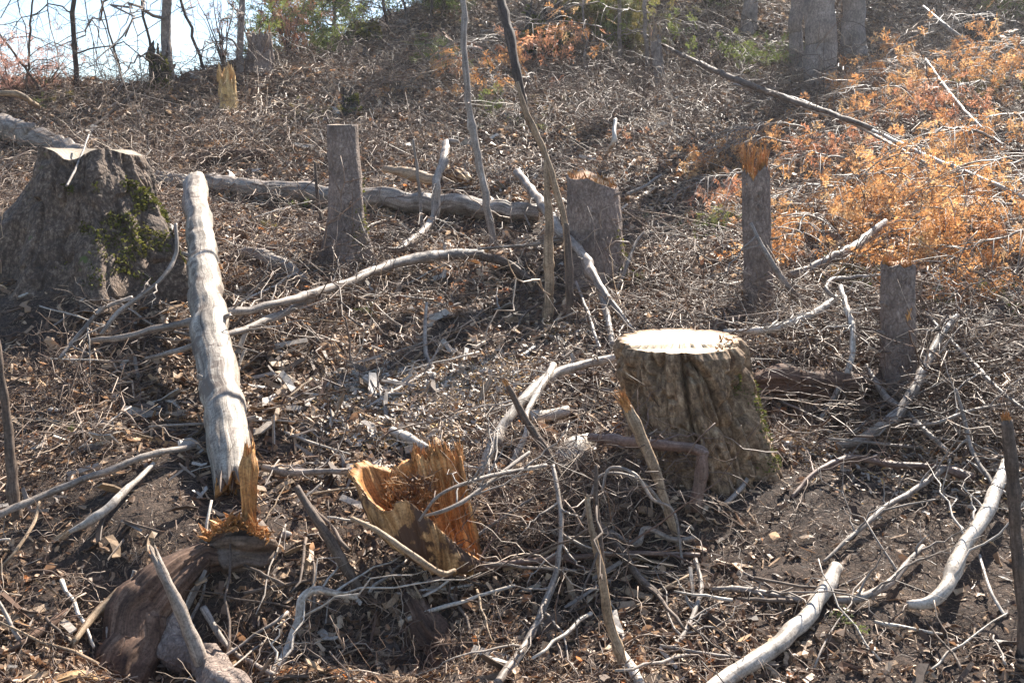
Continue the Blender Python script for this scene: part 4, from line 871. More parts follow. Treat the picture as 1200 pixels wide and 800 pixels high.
T(FB, 'smooth grey curved branch dropping from the middle toward the furrowed stump', 'branch', 'grey', [(606, 202, .22), (630, 232, .24), (654, 268, .3), (677, 292, .3), (694, 320, .22), (714, 351, .12), (740, 384, .04)], [9, 11, 11, 11, 10, 9, 5], seed=76, sides=14, twigs=4)
T(FB, 'grey fork splitting down from the smooth grey curved branch', 'branch', 'grey', [(694, 318, .22), (704, 345, .13), (712, 375, .06), (718, 404, .03)], [5, 7, 8, 8], seed=77)
T(FB, 'thin straight twig slanting between the brown posts and the furrowed stump', 'branch', 'grey', [(675, 330, .16), (690, 370, .08), (703, 408, .03)], [3, 4, 4], seed=78)
T(FB, 'long twig lying from the brown posts to the slanting cut stump', 'branch', 'grey', [(560, 292, .2), (615, 287, .22), (660, 281, .25), (705, 262, .3), (735, 240, .36)], [3, 4, 4, 4, 3], seed=79, twigs=2)
T(FB, 'short twig rising beside the slanting cut stump', 'branch', 'grey', [(735, 228, .1), (752, 220, .15), (775, 205, .2)], [4, 4, 3], seed=80)
T(FB, 'thin stem bending up right of the slanting cut stump', 'branch', 'grey', [(723, 340, .03), (735, 310, .15), (745, 285, .22), (755, 272, .26)], [4, 5, 4, 3], seed=81)
T(FB, 'grey branch tangled at the right side below the small smooth stump', 'branch', 'grey', [(1015, 428, .12), (1035, 460, .12), (1062, 482, .11), (1088, 508, .09), (1112, 530, .05)], [5, 8, 8, 7, 6], seed=82, twigs=4)
T(FB, 'long thin stem curving down to the right edge past the bow shaped branch', 'branch', 'grey', [(1085, 365, .25), (1110, 395, .25), (1145, 430, .22), (1175, 460, .2), (1215, 490, .2)], [3, 5, 5, 5, 4], seed=83, twigs=3)
T(FB, 'upright grey stem in the tangle left of the right edge stake', 'branch', 'grey', [(1120, 455, .3), (1130, 490, .2), (1140, 530, .12), (1165, 570, .08)], [3, 5, 5, 6], seed=84, twigs=3)
T(FB, 'thin arching stem crossing the tangle at the right', 'branch', 'grey', [(1065, 500, .1), (1100, 495, .16), (1140, 480, .18), (1200, 470, .15)], [3, 4, 4, 3], seed=85, twigs=3)
T(FB, 'thin dark stem bowed across the mossy log at the right edge', 'branch', 'brown', [(1130, 440, .08), (1160, 436, .16), (1185, 420, .2), (1210, 400, .2)], [3, 4, 4, 3], seed=86, twigs=2)
T(FB, 'short pale branch lying at the bottom right by the right edge stake', 'branch', 'pale', [(1148, 650, .04), (1160, 690, .03), (1178, 722, .02)], [3, 4, 4], seed=87)
T(FB, 'thin grey stem lying in the dark soil above the bottom edge, left', 'branch', 'grey', [(238, 712, .06), (258, 745, .06), (275, 765, .05), (320, 790, .03)], [9, 7, 6, 6], seed=88)
T(FB, 'curved straw coloured twig at the left edge', 'branch', 'tan', [(-10, 675, .02), (15, 650, .06), (38, 615, .08), (46, 588, .08)], [3, 4, 4, 3], seed=89)
T(FB, 'small stick standing out of dark soil, left of the dark root', 'branch', 'grey', [(150, 690, .02), (158, 668, .06)], [4, 5], seed=90)
T(FB, 'Y shaped thin grey twig in the litter left of centre', 'branch', 'grey', [(500, 355, .2), (498, 385, .12), (500, 415, .04), (508, 432, .02)], [4, 5, 6, 5], seed=91, twigs=2)
T(FB, 'thin pale stick lying in the litter above the hollow stump', 'branch', 'grey', [(430, 478, .02), (462, 458, .03), (508, 432, .03)], [4, 5, 4], seed=92, twigs=1)
T(FB, 'slim stem bent over in front of the old stump', 'branch', 'grey', [(206, 262, 5.0), (205, 300, 4.95), (185, 330, 4.85), (140, 365, 4.75), (118, 392, 4.7)], [4, 5, 5, 6, 4], seed=93, twigs=2)
T(FB, 'second slim stem lying in front of the old stump base', 'branch', 'grey', [(155, 348, 5.0), (120, 362, 4.9), (90, 395, 4.8), (70, 420, 4.7)], [4, 5, 5, 4], seed=94, twigs=2)
T(FB, 'thin twig resting on the old stump top', 'branch', 'grey', [(104, 158, 5.85), (92, 190, 5.55), (78, 218, 5.35)], [2, 3, 3], seed=95)
T(FB, 'thin pale branch standing above the slanting cut stump', 'branch', 'pale', [(721, 140, .45), (719, 165, .3), (712, 178, .15)], [4, 6, 5], seed=96)
T(FB, 'grey branch crossing the shaded ground in front of the thick bottom branch', 'branch', 'grey', [(880, 555, .02), (868, 572, .03), (850, 590, .03)], [5, 6, 5], seed=97)
T(FB, 'pale branch at the bottom centre under the tangle', 'branch', 'grey', [(790, 760, .02), (808, 730, .03), (822, 690, .05), (815, 655, .06)], [5, 6, 6, 5], seed=98, twigs=2)
T(FB, 'arched pale stick rising over the crest at the left edge', 'branch', 'tan', [(-30, 108, .25), (0, 109, .3), (25, 113, .28), (45, 125, .1)], [6, 7, 7, 6], seed=99)
T(FB, 'jagged dark stick lying under the crest, upper left', 'branch', 'brown', [(110, 148, .1), (135, 128, .2), (165, 105, .35)], [4, 4, 3], seed=100, twigs=2)
# long leaning poles on the right
T('fallen_pole', 'thick fallen pole slanting down right below the grey trunks', 'pole', 'brown', [(752, 38, .6), (780, 55, .6), (850, 88, .65), (930, 118, .7), (1000, 142, .7), (1060, 168, .6)], [3, 4, 7, 7, 6, 5], seed=110, sides=10, step=.05, twigs=12, twl=(.2, .7))
T('fallen_pole', 'long thin pale pole continuing through the orange boughs to the right edge', 'pole', 'pale', [(940, 126, .6), (1010, 148, .65), (1080, 180, .7), (1140, 205, .7), (1230, 245, .65)], [3, 4, 5, 5, 4], seed=111, sides=10, step=.04, twigs=10, twl=(.1, .5))
T('fallen_pole', 'thin grey pole below the thick fallen pole, ending in orange boughs', 'pole', 'grey', [(860, 99, .4), (920, 112, .45), (990, 140, .5), (1060, 178, .5), (1110, 205, .4)], [3, 4, 4, 4, 3], seed=112, step=.04, twigs=9, twl=(.1, .5))
T('fallen_pole', 'dark pole slanting at the top right corner above the boughs', 'pole', 'grey', [(1082, 8, .8), (1110, 32, .7), (1150, 62, .5), (1180, 80, .3)], [3, 5, 5, 3], seed=113, step=.06, twigs=3, twl=(.2, .6))
T('fallen_pole', 'weathered forked pole hidden in orange boughs at the far right', 'pole', 'grey', [(1085, 70, .4), (1110, 105, .4), (1140, 140, .4), (1175, 170, .35)], [3, 4, 4, 3], seed=114, step=.05, twigs=3, twl=(.1, .4))
T('fallen_pole', 'dark branch lying just beneath the thin pale pole at the far right', 'pole', 'brown', [(1055, 185, .35), (1100, 200, .4), (1160, 215, .4), (1215, 262, .3)], [5, 8, 7, 4], seed=115, step=.05, twigs=3, twl=(.1, .4))
# standing saplings and broken trunks in the middle
T('bare_sapling', 'tall bare leaning grey sapling in the upper middle, running out of the frame', 'trunk', 'grey', [(540, -160, 'b', .2), (541, -60, 'b', .1), (543, 0, 'b', .05), (545, 70, 'b', 0), (551, 140, 'b', 0), (566, 210, 'b', 0), (580, 292, 'b', 0)], [5, 6, 7, 7, 8, 9, 9], base=(580, 290), seed=120, sides=12, step=.05, wobble=.3, twigs=5)
T('dead_tree', 'dark leaning broken thin trunk entering from the top middle', 'trunk', 'darkbark', [(560, -110, 'b', .3), (584, -10, 'b', .2), (597, 40, 'b', .1), (607, 90, 'b', 0), (617, 135, 'b', .02), (629, 165, 'b', .02)], [10, 11, 11, 10, 8, 3], base=(643, 376), seed=121, sides=14, step=.04, jag1=.03, wobble=.07)
T('peeled_strip', 'long tan strip split off the dark leaning trunk and bending down to the brown posts', 'wood', 'tan', [(606, 96, 'b', -.03), (616, 132, 'b', -.02), (633, 168, 'b', 0), (650, 216, 'b', 0), (662, 262, 'b', 0), (666, 330, 'b', 0), (667, 372, 'b', .1)], [4, 7, 8, 8, 7, 6, 6], base=(643, 376), seed=122, sides=10, step=.03, squash=(1, .6, 1))
# stone and small pale flakes the photo shows singly
for k, (px, py, s, lab) in enumerate([(335, 627, 11, 'small pale stone lying right of the dark butt with the orange spike'), (62, 482, 12, 'light flake of wood on the soil left of the peeled log'), (136, 466, 12, 'bluish white chip on the ground left of the peeled log')]):
    c = G(px, py, .01); kk = pxm(c); C = [c + np.array([-.5 * s * kk, 0, 0]), c + np.array([0, 0, .003]), c + np.array([.5 * s * kk, .01, 0])]
    C, par = spline(C, .004); a = tube(C, np.sin(np.linspace(.5, 2.7, len(C))) * s * .4 * kk, 10, .3, 1, k)
    mk(['pebble', 'wood_flake', 'wood_flake'][k], Geo().add(*a[:3], 0), 'stone', None, label=lab, cat=['stone', 'wood chip', 'wood chip'][k])
pl = bpy.data.objects['peeled_log']
for k, (px, py, d_, sx) in enumerate([(222, 300, 5.35, -1), (262, 372, 4.75, 1), (243, 445, 4.3, -1), (292, 492, 4.1, 1), (235, 262, 5.75, 1)]):
    p = W(px, py, d_); C = p + np.array([sx, -.4, .5]) * np.linspace(-.04, .03, 6)[:, None]
    a = tube(C, np.linspace(.016, .010, 6), 10, .3, 1, k, jag1=.012); mk('branch_stub', Geo().add(*a[:3], 0), 'grey', pl)
# random larger sticks and splintered bits too many to name
g = Geo(); r = np.random.RandomState(77)
for k in range(330):
    if k < 150: px, py, s = r.uniform(-20, 1220), r.uniform(330, 800), 1
    else: px, py, s = r.uniform(-20, 1220), r.uniform(110, 380), 1.3
    c = G(px, py, 0); 
    if not fine_soil(c[0:1], c[1:2])[0] > .5: continue
    L = r.uniform(.12, .5) * s; a0 = r.rand() * 6.28; tt = np.linspace(-.5, .5, 7)
    C = np.stack([c[0] + L * tt * math.cos(a0), c[1] + L * tt * math.sin(a0), tt * 0], 1); C[:, :2] += r.normal(size=(7, 2)) * .0035 * L / .2
    z = gh(C[:, 0], C[:, 1]); C[:, 2] = np.interp(tt, [-.5, .5], [z[0] + r.rand() * .06, z[-1] + r.rand() * .12]); C[:, 2] = np.maximum(C[:, 2], z + .004)
    a = tube(C, r.uniform(.003, .009) * np.linspace(1, .6, 7), 7, .15, 1, k, mi=r.randint(0, 4)); g.add(*a[:3], a[3])
mk('scattered_sticks', g, ['grey', 'pale', 'brown', 'tan'], None, (0, 4, 0), kind='stuff', label='broken sticks lying everywhere on the slope')
# ------------------------------------------------------------------ cedar sprays, boughs, shrubs
def spray_geo(seed, dense=7):
    r = np.random.RandomState(seed); V = []; F = []
    def dia(p, d, L, w):
        n = np.array([-d[1], d[0], 0]); k = len(V)
        z = r.normal() * .25 * w
        V.extend([p, p + d * L * .5 + n * w + [0, 0, z], p + d * L, p + d * L * .5 - n * w - [0, 0, z]]); F.append((k, k + 1, k + 2, k + 3))
    for s in range(dense):
        x = .1 + .9 * s / dense; p = np.array([x, .04 * r.normal(), -.22 * x * x]); sd_ = 1 if s % 2 else -1
        a = R(r.uniform(30, 60)) * sd_; L = .5 * (1.1 - x * .75) * r.uniform(.6, 1.1)
        d = np.array([math.cos(a), math.sin(a), -.25 * r.rand()]); dia(p, d, L, .028)
        for q in range(4):
            pp = p + d * L * (q + 1) / 5; aa = a + R(r.uniform(25, 55)) * (1 if q % 2 else -1)
            dia(pp, np.array([math.cos(aa), math.sin(aa), -.2 * r.rand()]), L * r.uniform(.3, .55), .032)
    dia(np.array([0, 0, 0.]), np.array([1, 0, -.2]), 1.05, .012)
    return np.array(V), np.array(F)
SPR = [spray_geo(k) for k in range(6)]; SPRL = [spray_geo(20 + k, 6) for k in range(4)]
def sprays(P, Dv, size, seed, lib=None):
    """place sprays at P pointing along Dv"""
    lib = lib or SPR; r = np.random.RandomState(seed); g = Geo(); P = np.asarray(P); Dv = np.asarray(Dv)
    pick = r.randint(0, len(lib), len(P)); x = Dv / (np.linalg.norm(Dv, axis=1)[:, None] + 1e-9)
    y = np.cross(r.normal(size=x.shape), x); y /= np.linalg.norm(y, axis=1)[:, None]; z = np.cross(x, y)
    size = np.broadcast_to(size, (len(P),)) * r.uniform(.6, 1.2, len(P))
    for k, (V, F) in enumerate(lib):
        m = pick == k
        if not m.any(): continue
        VV = P[m][:, None] + size[m][:, None, None] * (V[None, :, 0:1] * x[m][:, None] + V[None, :, 1:2] * y[m][:, None] + V[None, :, 2:3] * z[m][:, None])
        n = int(m.sum()); FF = (F[None] + (np.arange(n) * len(V))[:, None, None]).reshape(-1, 4)
        g.add(VV.reshape(-1, 3), FF)
    return g
def bough(label, px, py, h, L, az, mat, seed, n=80, ssize=.12, droop=.25, rise=.1, group=None, name='cedar_bough', width=.45, stem='grey', wood=.008, nb=12):
    r = np.random.RandomState(seed); c = G(px, py, h)
    d = np.array([math.cos(az), math.sin(az), 0]); n_ = np.array([-d[1], d[0], 0])
    tt = np.linspace(-.5, .5, 22)
    C = c + d * (tt * L)[:, None] + np.array([0, 0, 1]) * (rise * L * (tt + .5) - droop * L * (tt + .5) ** 2.2)[:, None]
    C = wob(C, .03 * L, 3, seed); z = gh(C[:, 0], C[:, 1]); C[:, 2] = np.maximum(C[:, 2], z + .03)
    root = empty(name, C[0], label, 'branch', group)
    g = Geo(); a = tube(C, np.linspace(wood, wood * .25, 22), 7, .1, 1, seed); g.add(*a[:3], 0)
    P, Dv = [], []
    for k in range(nb):
        i_ = 3 + int(18 * k / nb); s = 1 if k % 2 else -1; ll = L * width * (1.1 - .6 * i_ / 22) * r.uniform(.6, 1.1)
        e = d * r.uniform(.3, .9) + n_ * s * r.uniform(.5, 1) + np.array([0, 0, r.uniform(-.1, .35)])
        t2 = np.linspace(0, 1, 8)[:, None]; CC = C[i_] + e * ll * t2 - np.array([0, 0, 1]) * droop * ll * t2 ** 2 * 1.4
        CC[:, 2] = np.maximum(CC[:, 2], gh(CC[:, 0], CC[:, 1]) + .02)
        a = tube(CC, np.linspace(wood * .4, .0012, 8), 4, 0); g.add(*a[:3], 0)
        for q in range(max(1, n // nb)):
            u = r.uniform(.15, 1); P.append(CC[0] * (1 - u) + (CC[-1]) * u * 1.0 + (CC[4] - (CC[0] + CC[-1]) / 2) * 4 * u * (1 - u) + r.normal(size=3) * np.array([.05, .05, .04]) * L - np.array([0, 0, .16 * L * r.rand() ** 2]))
            Dv.append(e * r.uniform(.1, .8) + r.normal(size=3) * .5 + np.array([0, 0, -1.1 * r.rand()]))
    mk('stem', g, stem, root)
    P = np.array(P); P[:, 2] = np.maximum(P[:, 2], gh(P[:, 0], P[:, 1]) + .03); Dv = np.array(Dv)
    if n > 80: kp = fbm(P * 5.5 / max(L, .8), 2, 12) > .08; P = P[kp]; Dv = Dv[kp]
    mk('foliage', sprays(P, Dv, ssize, seed), mat, root, smooth=False)
    return root
BO = [
 ('orange cedar bough hanging highest at the right edge, nearest to the viewer', 1185, 185, .9, .9, 200, 'cedar_dead', 130, .10),
 ('orange cedar bough hanging in front of the thin pale pole, right of its middle', 1110, 160, .85, 1.0, 215, 'cedar_dead', 130, .11),
 ('airy orange cedar bough under the thick fallen pole, right of the snapped stump', 930, 185, .35, 1.0, 200, 'cedar_dead', 110, .11),
 ('airy rusty bough across the thick fallen pole above the snapped stump', 880, 150, .4, 1.1, 190, 'cedar_dead', 90, .12),
 ('orange bough right beside the thick grey trunk base', 1010, 105, .5, 1.5, 210, 'cedar_dead', 130, .15),
 ('orange bough above the dark pole in the top right corner', 1120, 20, .8, 2.0, 200, 'cedar_dead', 130, .2),
 ('green bough lying on the slope between the sapling and the dark leaning trunk', 588, 132, .15, 1.2, 10, 'cedar_green', 70, .12),
 ('green and yellow bough on the slope left of the bare leaning sapling', 525, 62, .3, 1.6, 40, 'cedar_green', 75, .17),
 ('small olive bough on the slope above the slanting cut stump', 665, 120, .1, .9, 150, 'olive', 50, .12),
 ('faded orange sprig on the slope above the long log', 470, 105, .12, .9, 150, 'cedar_dead', 40, .11),
 # label, px, py, h, L, az deg, mat, n, spray
 ('dense hanging orange cedar bough above and right of the small smooth stump', 1118, 240, .42, 1.0, 200, 'cedar_dead', 260, .12),
 ('orange cedar bough drooping right behind the small smooth stump', 1095, 205, .42, .95, 230, 'cedar_dead', 220, .12),
 ('thick orange cedar bough at the right edge, level with the dense hanging one', 1180, 275, .42, .9, 190, 'cedar_dead', 190, .12),
 ('orange cedar bough over the snapped stump, left of the dense hanging one', 1000, 205, .4, .9, 215, 'cedar_dead', 170, .12),
 ('rusty cedar bough just right of the snapped stump', 945, 255, .3, .8, 240, 'cedar_dead', 170, .11),
 ('reddish cedar bough left of the snapped stump', 842, 205, .25, .9, 200, 'cedar_red', 150, .10),
 ('small orange cedar bough behind the splintered top of the snapped stump', 868, 168, .3, .9, 170, 'cedar_dead', 120, .11),
 ('orange cedar bough between the fallen pole and the small smooth stump', 1045, 165, .4, 1.1, 220, 'cedar_dead', 190, .13),
 ('orange cedar bough hanging at the upper right, right of the grey trunks', 1050, 72, .5, 1.6, 225, 'cedar_dead', 190, .16),
 ('upper rusty bough right of the grey trunks at the foot of the dark stump', 1105, 95, .5, 1.5, 205, 'cedar_red', 170, .16),
 ('orange cedar bough at the far right above the thin pale pole', 1165, 140, .5, 1.2, 195, 'cedar_dead', 200, .14),
 ('orange cedar bough at the right edge below the thin pale pole', 1195, 215, .45, 1.1, 210, 'cedar_dead', 190, .13),
 ('rusty cedar bough directly below the dark branch at far right', 1120, 190, .45, 1.0, 185, 'cedar_dead', 170, .13),
 ('orange cedar bough in the top right corner', 1190, 50, .7, 1.8, 220, 'cedar_dead', 170, .18),
 ('faded orange cedar bough touching the lower end of the thick fallen pole', 985, 150, .35, 1.1, 215, 'cedar_red', 120, .12),
 ('low orange cedar bough on the ground right of the snapped stump base', 925, 222, .2, .8, 190, 'cedar_dead', 120, .11),
 ('orange cedar bough in the top middle beside the dark leaning trunk', 625, 28, .8, 2.0, 200, 'cedar_red', 85, .22),
 ('rusty cedar bough left of the dark leaning trunk near the top', 560, 45, .7, 1.7, 250, 'cedar_dead', 82, .2),
 ('orange cedar bough above the dark root mass at the top edge', 668, 12, .9, 2.0, 185, 'cedar_dead', 90, .24),
 ('small red brown cedar twig with needles above the slanting cut stump', 738, 150, .12, .7, 110, 'cedar_red', 50, .09),
 ('small orange cedar sprig under the long grey branch', 553, 330, .06, .35, 100, 'cedar_red', 26, .06),
 ('yellowish sprig of dead leaves left of the bare leaning sapling', 500, 98, .15, .8, 30, 'cedar_dead', 50, .10),
 ('green cedar bough at the top beside the dark distant trunk', 815, 28, .6, 1.6, 340, 'cedar_green', 100, .2),
 ('bright green cedar tip hanging by the dark distant trunk', 872, 42, .6, .9, 330, 'cedar_green', 60, .16),
 ('low green bough on the ground right of the slanting cut stump', 820, 262, .06, .8, 200, 'cedar_green', 60, .09),
 ('green patch of cedar among orange boughs near the snapped stump', 855, 245, .12, .5, 180, 'cedar_green', 46, .08),
 ('green cedar tuft at the right edge inside the orange boughs', 1165, 320, .2, .7, 200, 'cedar_green', 60, .09),
 ('green cedar tuft below the pale branch right of the snapped stump', 1015, 300, .15, .45, 170, 'cedar_green', 46, .08),
 ('olive bough in the top right corner below the orange one', 1165, 78, .4, 1.4, 200, 'olive', 70, .18),
 ('small orange flake cluster on the slope left of the tall narrow stump', 250, 166, .04, .5, 20, 'cedar_dead', 20, .07),
 ('small orange sprig on the slope above the tall narrow stump', 370, 118, .05, .6, 40, 'cedar_dead', 24, .09),
]
for k, (lab, px, py, h, L, az, mt, n, ss) in enumerate(BO):
    bough(lab, px, py, h, L, R(az), mt, 300 + k, int(n * 2.1), ss * 1.0, droop=.45, rise=.2, nb=22 if n > 80 else 9, width=.62, wood=.010 if n > 80 else .004,
          name='cedar_bough' if n > 60 else 'cedar_sprig')
# low green plants
def shrub(name, label, px, py, h, w, mat, n, seed, ss, cat='shrub', stems_=9, lib=None, mats='brown'):
    r = np.random.RandomState(seed); c = G(px, py, 0); root = empty(name, c, label, cat); g = Geo(); P, Dv = [], []
    for k in range(stems_):
        a = r.rand() * 6.28; q = r.uniform(.2, 1) * w * .5; t2 = np.linspace(0, 1, 10)[:, None]
        e = np.array([math.cos(a) * q, math.sin(a) * q, h * r.uniform(.6, 1.05)])
        CC = c + e * t2 + np.array([math.cos(a), math.sin(a), 0]) * .3 * q * t2 ** 2 + .02 * h * r.normal(size=(10, 3)) * t2
        a_ = tube(CC, np.linspace(max(.003, h * .010), .0015, 10), 4, 0); g.add(*a_[:3], 0)
        for m in range(n // stems_):
            u = r.uniform(.15, 1); i_ = int(u * 9); P.append(CC[i_] + r.normal(size=3) * w * .09); Dv.append(r.normal(size=3) + [0, 0, .3])
    mk('stem', g, mats, root); mk('foliage', sprays(P, Dv, ss, seed, lib), mat, root, smooth=False); return root
for k, a in enumerate([('green young cedar on the slope near the top, left of the brown post', 715, 62, .7, 1.2, 'cedar_green', 70, .18),
    ('green sprigs on the skyline just right of the pale crest stump', 385, 66, .5, 1.0, 'cedar_green', 60, .16),
    ('leafy green sprig on the skyline above the yellow torn stub', 300, 60, .9, .8, 'cedar_green', 60, .14),
    ('green patch of low growth by the foot of the thick grey trunk', 912, 78, .4, 1.2, 'cedar_green', 60, .15),
    ('mossy green patch under the skyline beside the mossy dark stub', 355, 140, .06, .8, 'olive', 50, .09),
    ('small bright green plant on the slope right of the bare leaning sapling', 572, 138, .3, .7, 'cedar_green', 60, .12),
    ('green yellow low plant left of the bare leaning sapling', 512, 75, .35, .6, 'cedar_green', 60, .16),
    ('tiny green plant in the litter right of the long grey branch end', 432, 372, .08, .12, 'cedar_green', 20, .05),
    ('tiny green sprig in the dark soil near the bottom right', 985, 732, .03, .10, 'cedar_green', 16, .04),
    ('small green plant at the foot of the slanting cut stump', 745, 332, .06, .2, 'cedar_green', 22, .05),
    ('small green tuft in the soil near the left edge', 85, 510, .03, .12, 'cedar_green', 14, .04),
    ('small green tuft behind the low rotten silvery log', 312, 270, .06, .2, 'olive', 26, .06),
    ('green sprig beside the base of the tall narrow stump', 350, 245, .06, .3, 'cedar_green', 26, .08),
    ('bright green moss tuft on the left skyline', 48, 124, .1, .5, 'cedar_green', 40, .08),
    ('olive moss clump on the skyline near the thin dark trunk', 78, 118, .1, .5, 'olive', 40, .08),
    ('green low bush right of the dark root mass', 700, 45, .9, 1.6, 'olive', 170, .2),
    ('olive bush below the upper brown post', 740, 60, .8, 1.4, 'olive', 120, .2),
    ('yellow green bush at the top right beside the dark stump', 1185, 22, .8, 1.4, 'cedar_green', 100, .2),
    ('green bush at the top behind the green cedar bough', 845, 12, 1.3, 2.2, 'cedar_green', 150, .22),
    ('orange leafless brush with dead leaves beside the pale crest stump', 338, 58, 1.0, 1.3, 'cedar_red', 170, .15),
    ('pink reddish bush on the far left skyline', 12, 108, .5, 1.4, 'pinkleaf', 90, .13),
    ('second pinkish bush behind the skyline left of the thin dark trunk', 52, 106, .45, 1.0, 'pinkleaf', 50, .12),
    ('orange shrub top near the trunk right of the rotten stump', 262, 78, .9, .8, 'pinkleaf', 40, .12),
    ('rusty bush at the top edge in the middle', 700, 5, 1.2, 2.2, 'cedar_dead', 150, .25),
    ('green bush on the skyline right of the mossy hump', 520, 22, 1.3, 1.6, 'cedar_green', 170, .2)]):
    lab, px, py, h, w, mt, n, ss = a
    if h > .4: n = int(n * (3 if mt in ('cedar_green', 'olive') else 2.2)); h *= 1.35
    shrub('shrub' if h > .2 else 'green_plant', lab, px, py, h, w, mt, n, 600 + k, ss, cat='shrub' if h > .2 else 'plant')

# ------------------------------------------------------------------ trees
def tree(name, label, px, py, wpx, H, lean=(0, 0), seed=0, mat='trunk', limbs=12, l0=.2, lmax=1.6, droop=.5, crown=None, crown_from=.5, sides=16, back=0, thin=0, twigs=5, flare=1.25, kinds='tree', dy=0, updir=.35):
    r = np.random.RandomState(seed); b = G(px, py, 0)
    if back: b = np.array([b[0] * (1 + back / b[1]), b[1] + back, 0]); b[2] = g1(b[0], b[1])
    rad = wpx * depth(b) / FX / 2; root = empty(name, b - [0, 0, .05], label, kinds)
    tt = np.linspace(0, 1, 40); C = b + np.stack([lean[0] * tt, lean[1] * tt, H * tt], 1) - [0, 0, .1]; C = wob(C, .006 * H, .35, seed)
    rr_ = rad * (1 - .8 * tt) + rad * (flare - 1) * np.exp(-tt * H / .25)
    # finer rings near the base
    tf = np.concatenate([np.linspace(0, .25, 60), np.linspace(.26, 1, 40)]); Cf = np.stack([np.interp(tf, tt, C[:, a]) for a in range(3)], 1)
    rf = rad * (1 - (.35 if wpx > 12 else .8) * tf) + rad * (flare - 1) * np.exp(-tf * H / .25)
    a = tube(Cf, rf, sides, .09, 1, seed, jag1=.15 if H > 5.9 and wpx > 12 else 0); mk('trunk', Geo().add(*a[:3], 0), mat, root)
    P, Dv = [], []
    for k in range(limbs):
        u = l0 + (1 - l0) * (k + r.rand()) / limbs; p = np.array([np.interp(u, tt, C[:, q]) for q in range(3)]); az = r.rand() * 6.28
        L = lmax * (1 - .6 * u) * r.uniform(.5, 1.1); t2 = np.linspace(0, 1, 14)[:, None]
        e = np.array([math.cos(az), math.sin(az), updir]); CC = p + e * L * t2 - np.array([0, 0, 1]) * droop * L * t2 ** 2; CC = wob(CC, .05 * L, 2.5, seed + k)
        lr = max(.004, min(rad * .35, L * .012)); g = Geo(); a = tube(CC, np.linspace(lr, lr * .25, 14), 5, 0); g.add(*a[:3], 0)
        for q in range(twigs):
            i_ = r.randint(3, 13); f = r.normal(size=3) * .5 + e * .6; f[2] -= droop * .5; l2 = L * r.uniform(.15, .5)
            c2_ = CC[i_] + f * l2 * np.linspace(0, 1, 7)[:, None] - np.array([0, 0, 1]) * droop * .5 * l2 * np.linspace(0, 1, 7)[:, None] ** 2 + .01 * r.normal(size=(7, 3)); a = tube(c2_, np.linspace(lr * .45, lr * .15, 7), 3, 0); g.add(*a[:3], 0)
            if r.rand() < .7:
                c3 = c2_[4] + r.normal(size=3) * l2 * .5 * np.linspace(0, 1, 5)[:, None]; a = tube(c3, np.linspace(lr * .28, lr * .12, 5), 3, 0); g.add(*a[:3], 0)
            if crown and u > crown_from:
                for m in range(crown[1]): P.append(c2_[r.randint(1, 7)] + r.normal(size=3) * .05 * L); Dv.append(f + r.normal(size=3) * .6)
        mk('limb', g, mat if thin == 0 else 'brown', root)
    if P: mk('crown', sprays(P, Dv, crown[2], seed, SPRL), crown[0], root, smooth=False)
    return root
tree('tree', 'dark straight trunk on the left skyline with arching bare limbs', 200, 104, 12, 9, (-.3, .4), 1, 'trunk', 24, .03, 2.6, .75, None, .75, twigs=7)
tree('tree', 'very thin dark bare trunk at the far left skyline', 91, 110, 6, 8, (.2, .3), 2, 'darkbark', 22, .05, 2.0, .7, None, twigs=7, flare=1.1)
tree('tree', 'slim brown trunk between the dark trunk and the pale crest stump', 281, 92, 8, 7, (.1, .3), 3, 'trunk', 18, .03, 1.8, .55, ('cedar_green', 3, .3), .5, twigs=6)
tree('sapling', 'thin leaning bare sapling just left of the dark skyline trunk', 187, 100, 3.5, 5, (-.9, .2), 4, 'darkbark', 9, .15, 1.1, .5, None, twigs=5, flare=1, kinds='sapling')
tree('sapling', 'spindly bare forked sapling right of the dark skyline trunk', 248, 100, 4, 4.5, (-1.3, .3), 5, 'darkbark', 12, .08, 1.8, .3, None, twigs=6, flare=1, kinds='sapling')
tree('sapling', 'bare bush like sapling at the far left behind the skyline', 60, 112, 4, 1.3, (-.9, 0), 6, 'brown', 8, .1, 1.5, .5, None, twigs=6, flare=1, kinds='sapling')
tree('sapling', 'short curling bare sapling on the skyline between the two dark trunks', 150, 108, 3, 2.3, (-.5, 0), 7, 'brown', 12, .05, 1.3, .4, None, twigs=8, flare=1, kinds='sapling')
tree('sapling', 'bare twiggy sapling left of the thin dark trunk', 30, 116, 3, 3.4, (.5, 0), 8, 'brown', 12, .1, 1.8, .7, None, twigs=7, flare=1, kinds='sapling')
tree('sapling', 'pair of thin leaning stems on the skyline left of the green bush', 462, 42, 4, 6, (-1.5, .5), 9, 'darkbark', 12, .08, 1.5, .4, None, twigs=5, flare=1, kinds='sapling')
tree('sapling', 'second thin leaning stem on the skyline beside the green bush', 482, 38, 3.5, 6, (-1.0, .3), 10, 'darkbark', 12, .05, 1.6, .4, None, twigs=5, flare=1, kinds='sapling')
tree('sapling', 'upright slender stem behind the skyline near the mossy hump', 505, 34, 3.5, 5, (.2, .4), 11, 'darkbark', 10, .05, 1.6, .5, None, twigs=5, flare=1, kinds='sapling')
tree('conifer', 'dark green conifer behind the crest, left of the mossy hump', 392, 60, 7, 5.5, (0, .3), 12, 'trunk', 60, .02, 2.2, .35, ('cedar_green', 7, .36), .0, back=5, twigs=4, updir=.1)
tree('conifer', 'olive green conifer behind the crest near the orange brush', 345, 62, 6, 5, (.2, .3), 13, 'trunk', 54, .05, 1.9, .35, ('olive', 6, .32), .0, back=8, twigs=4, updir=.1)
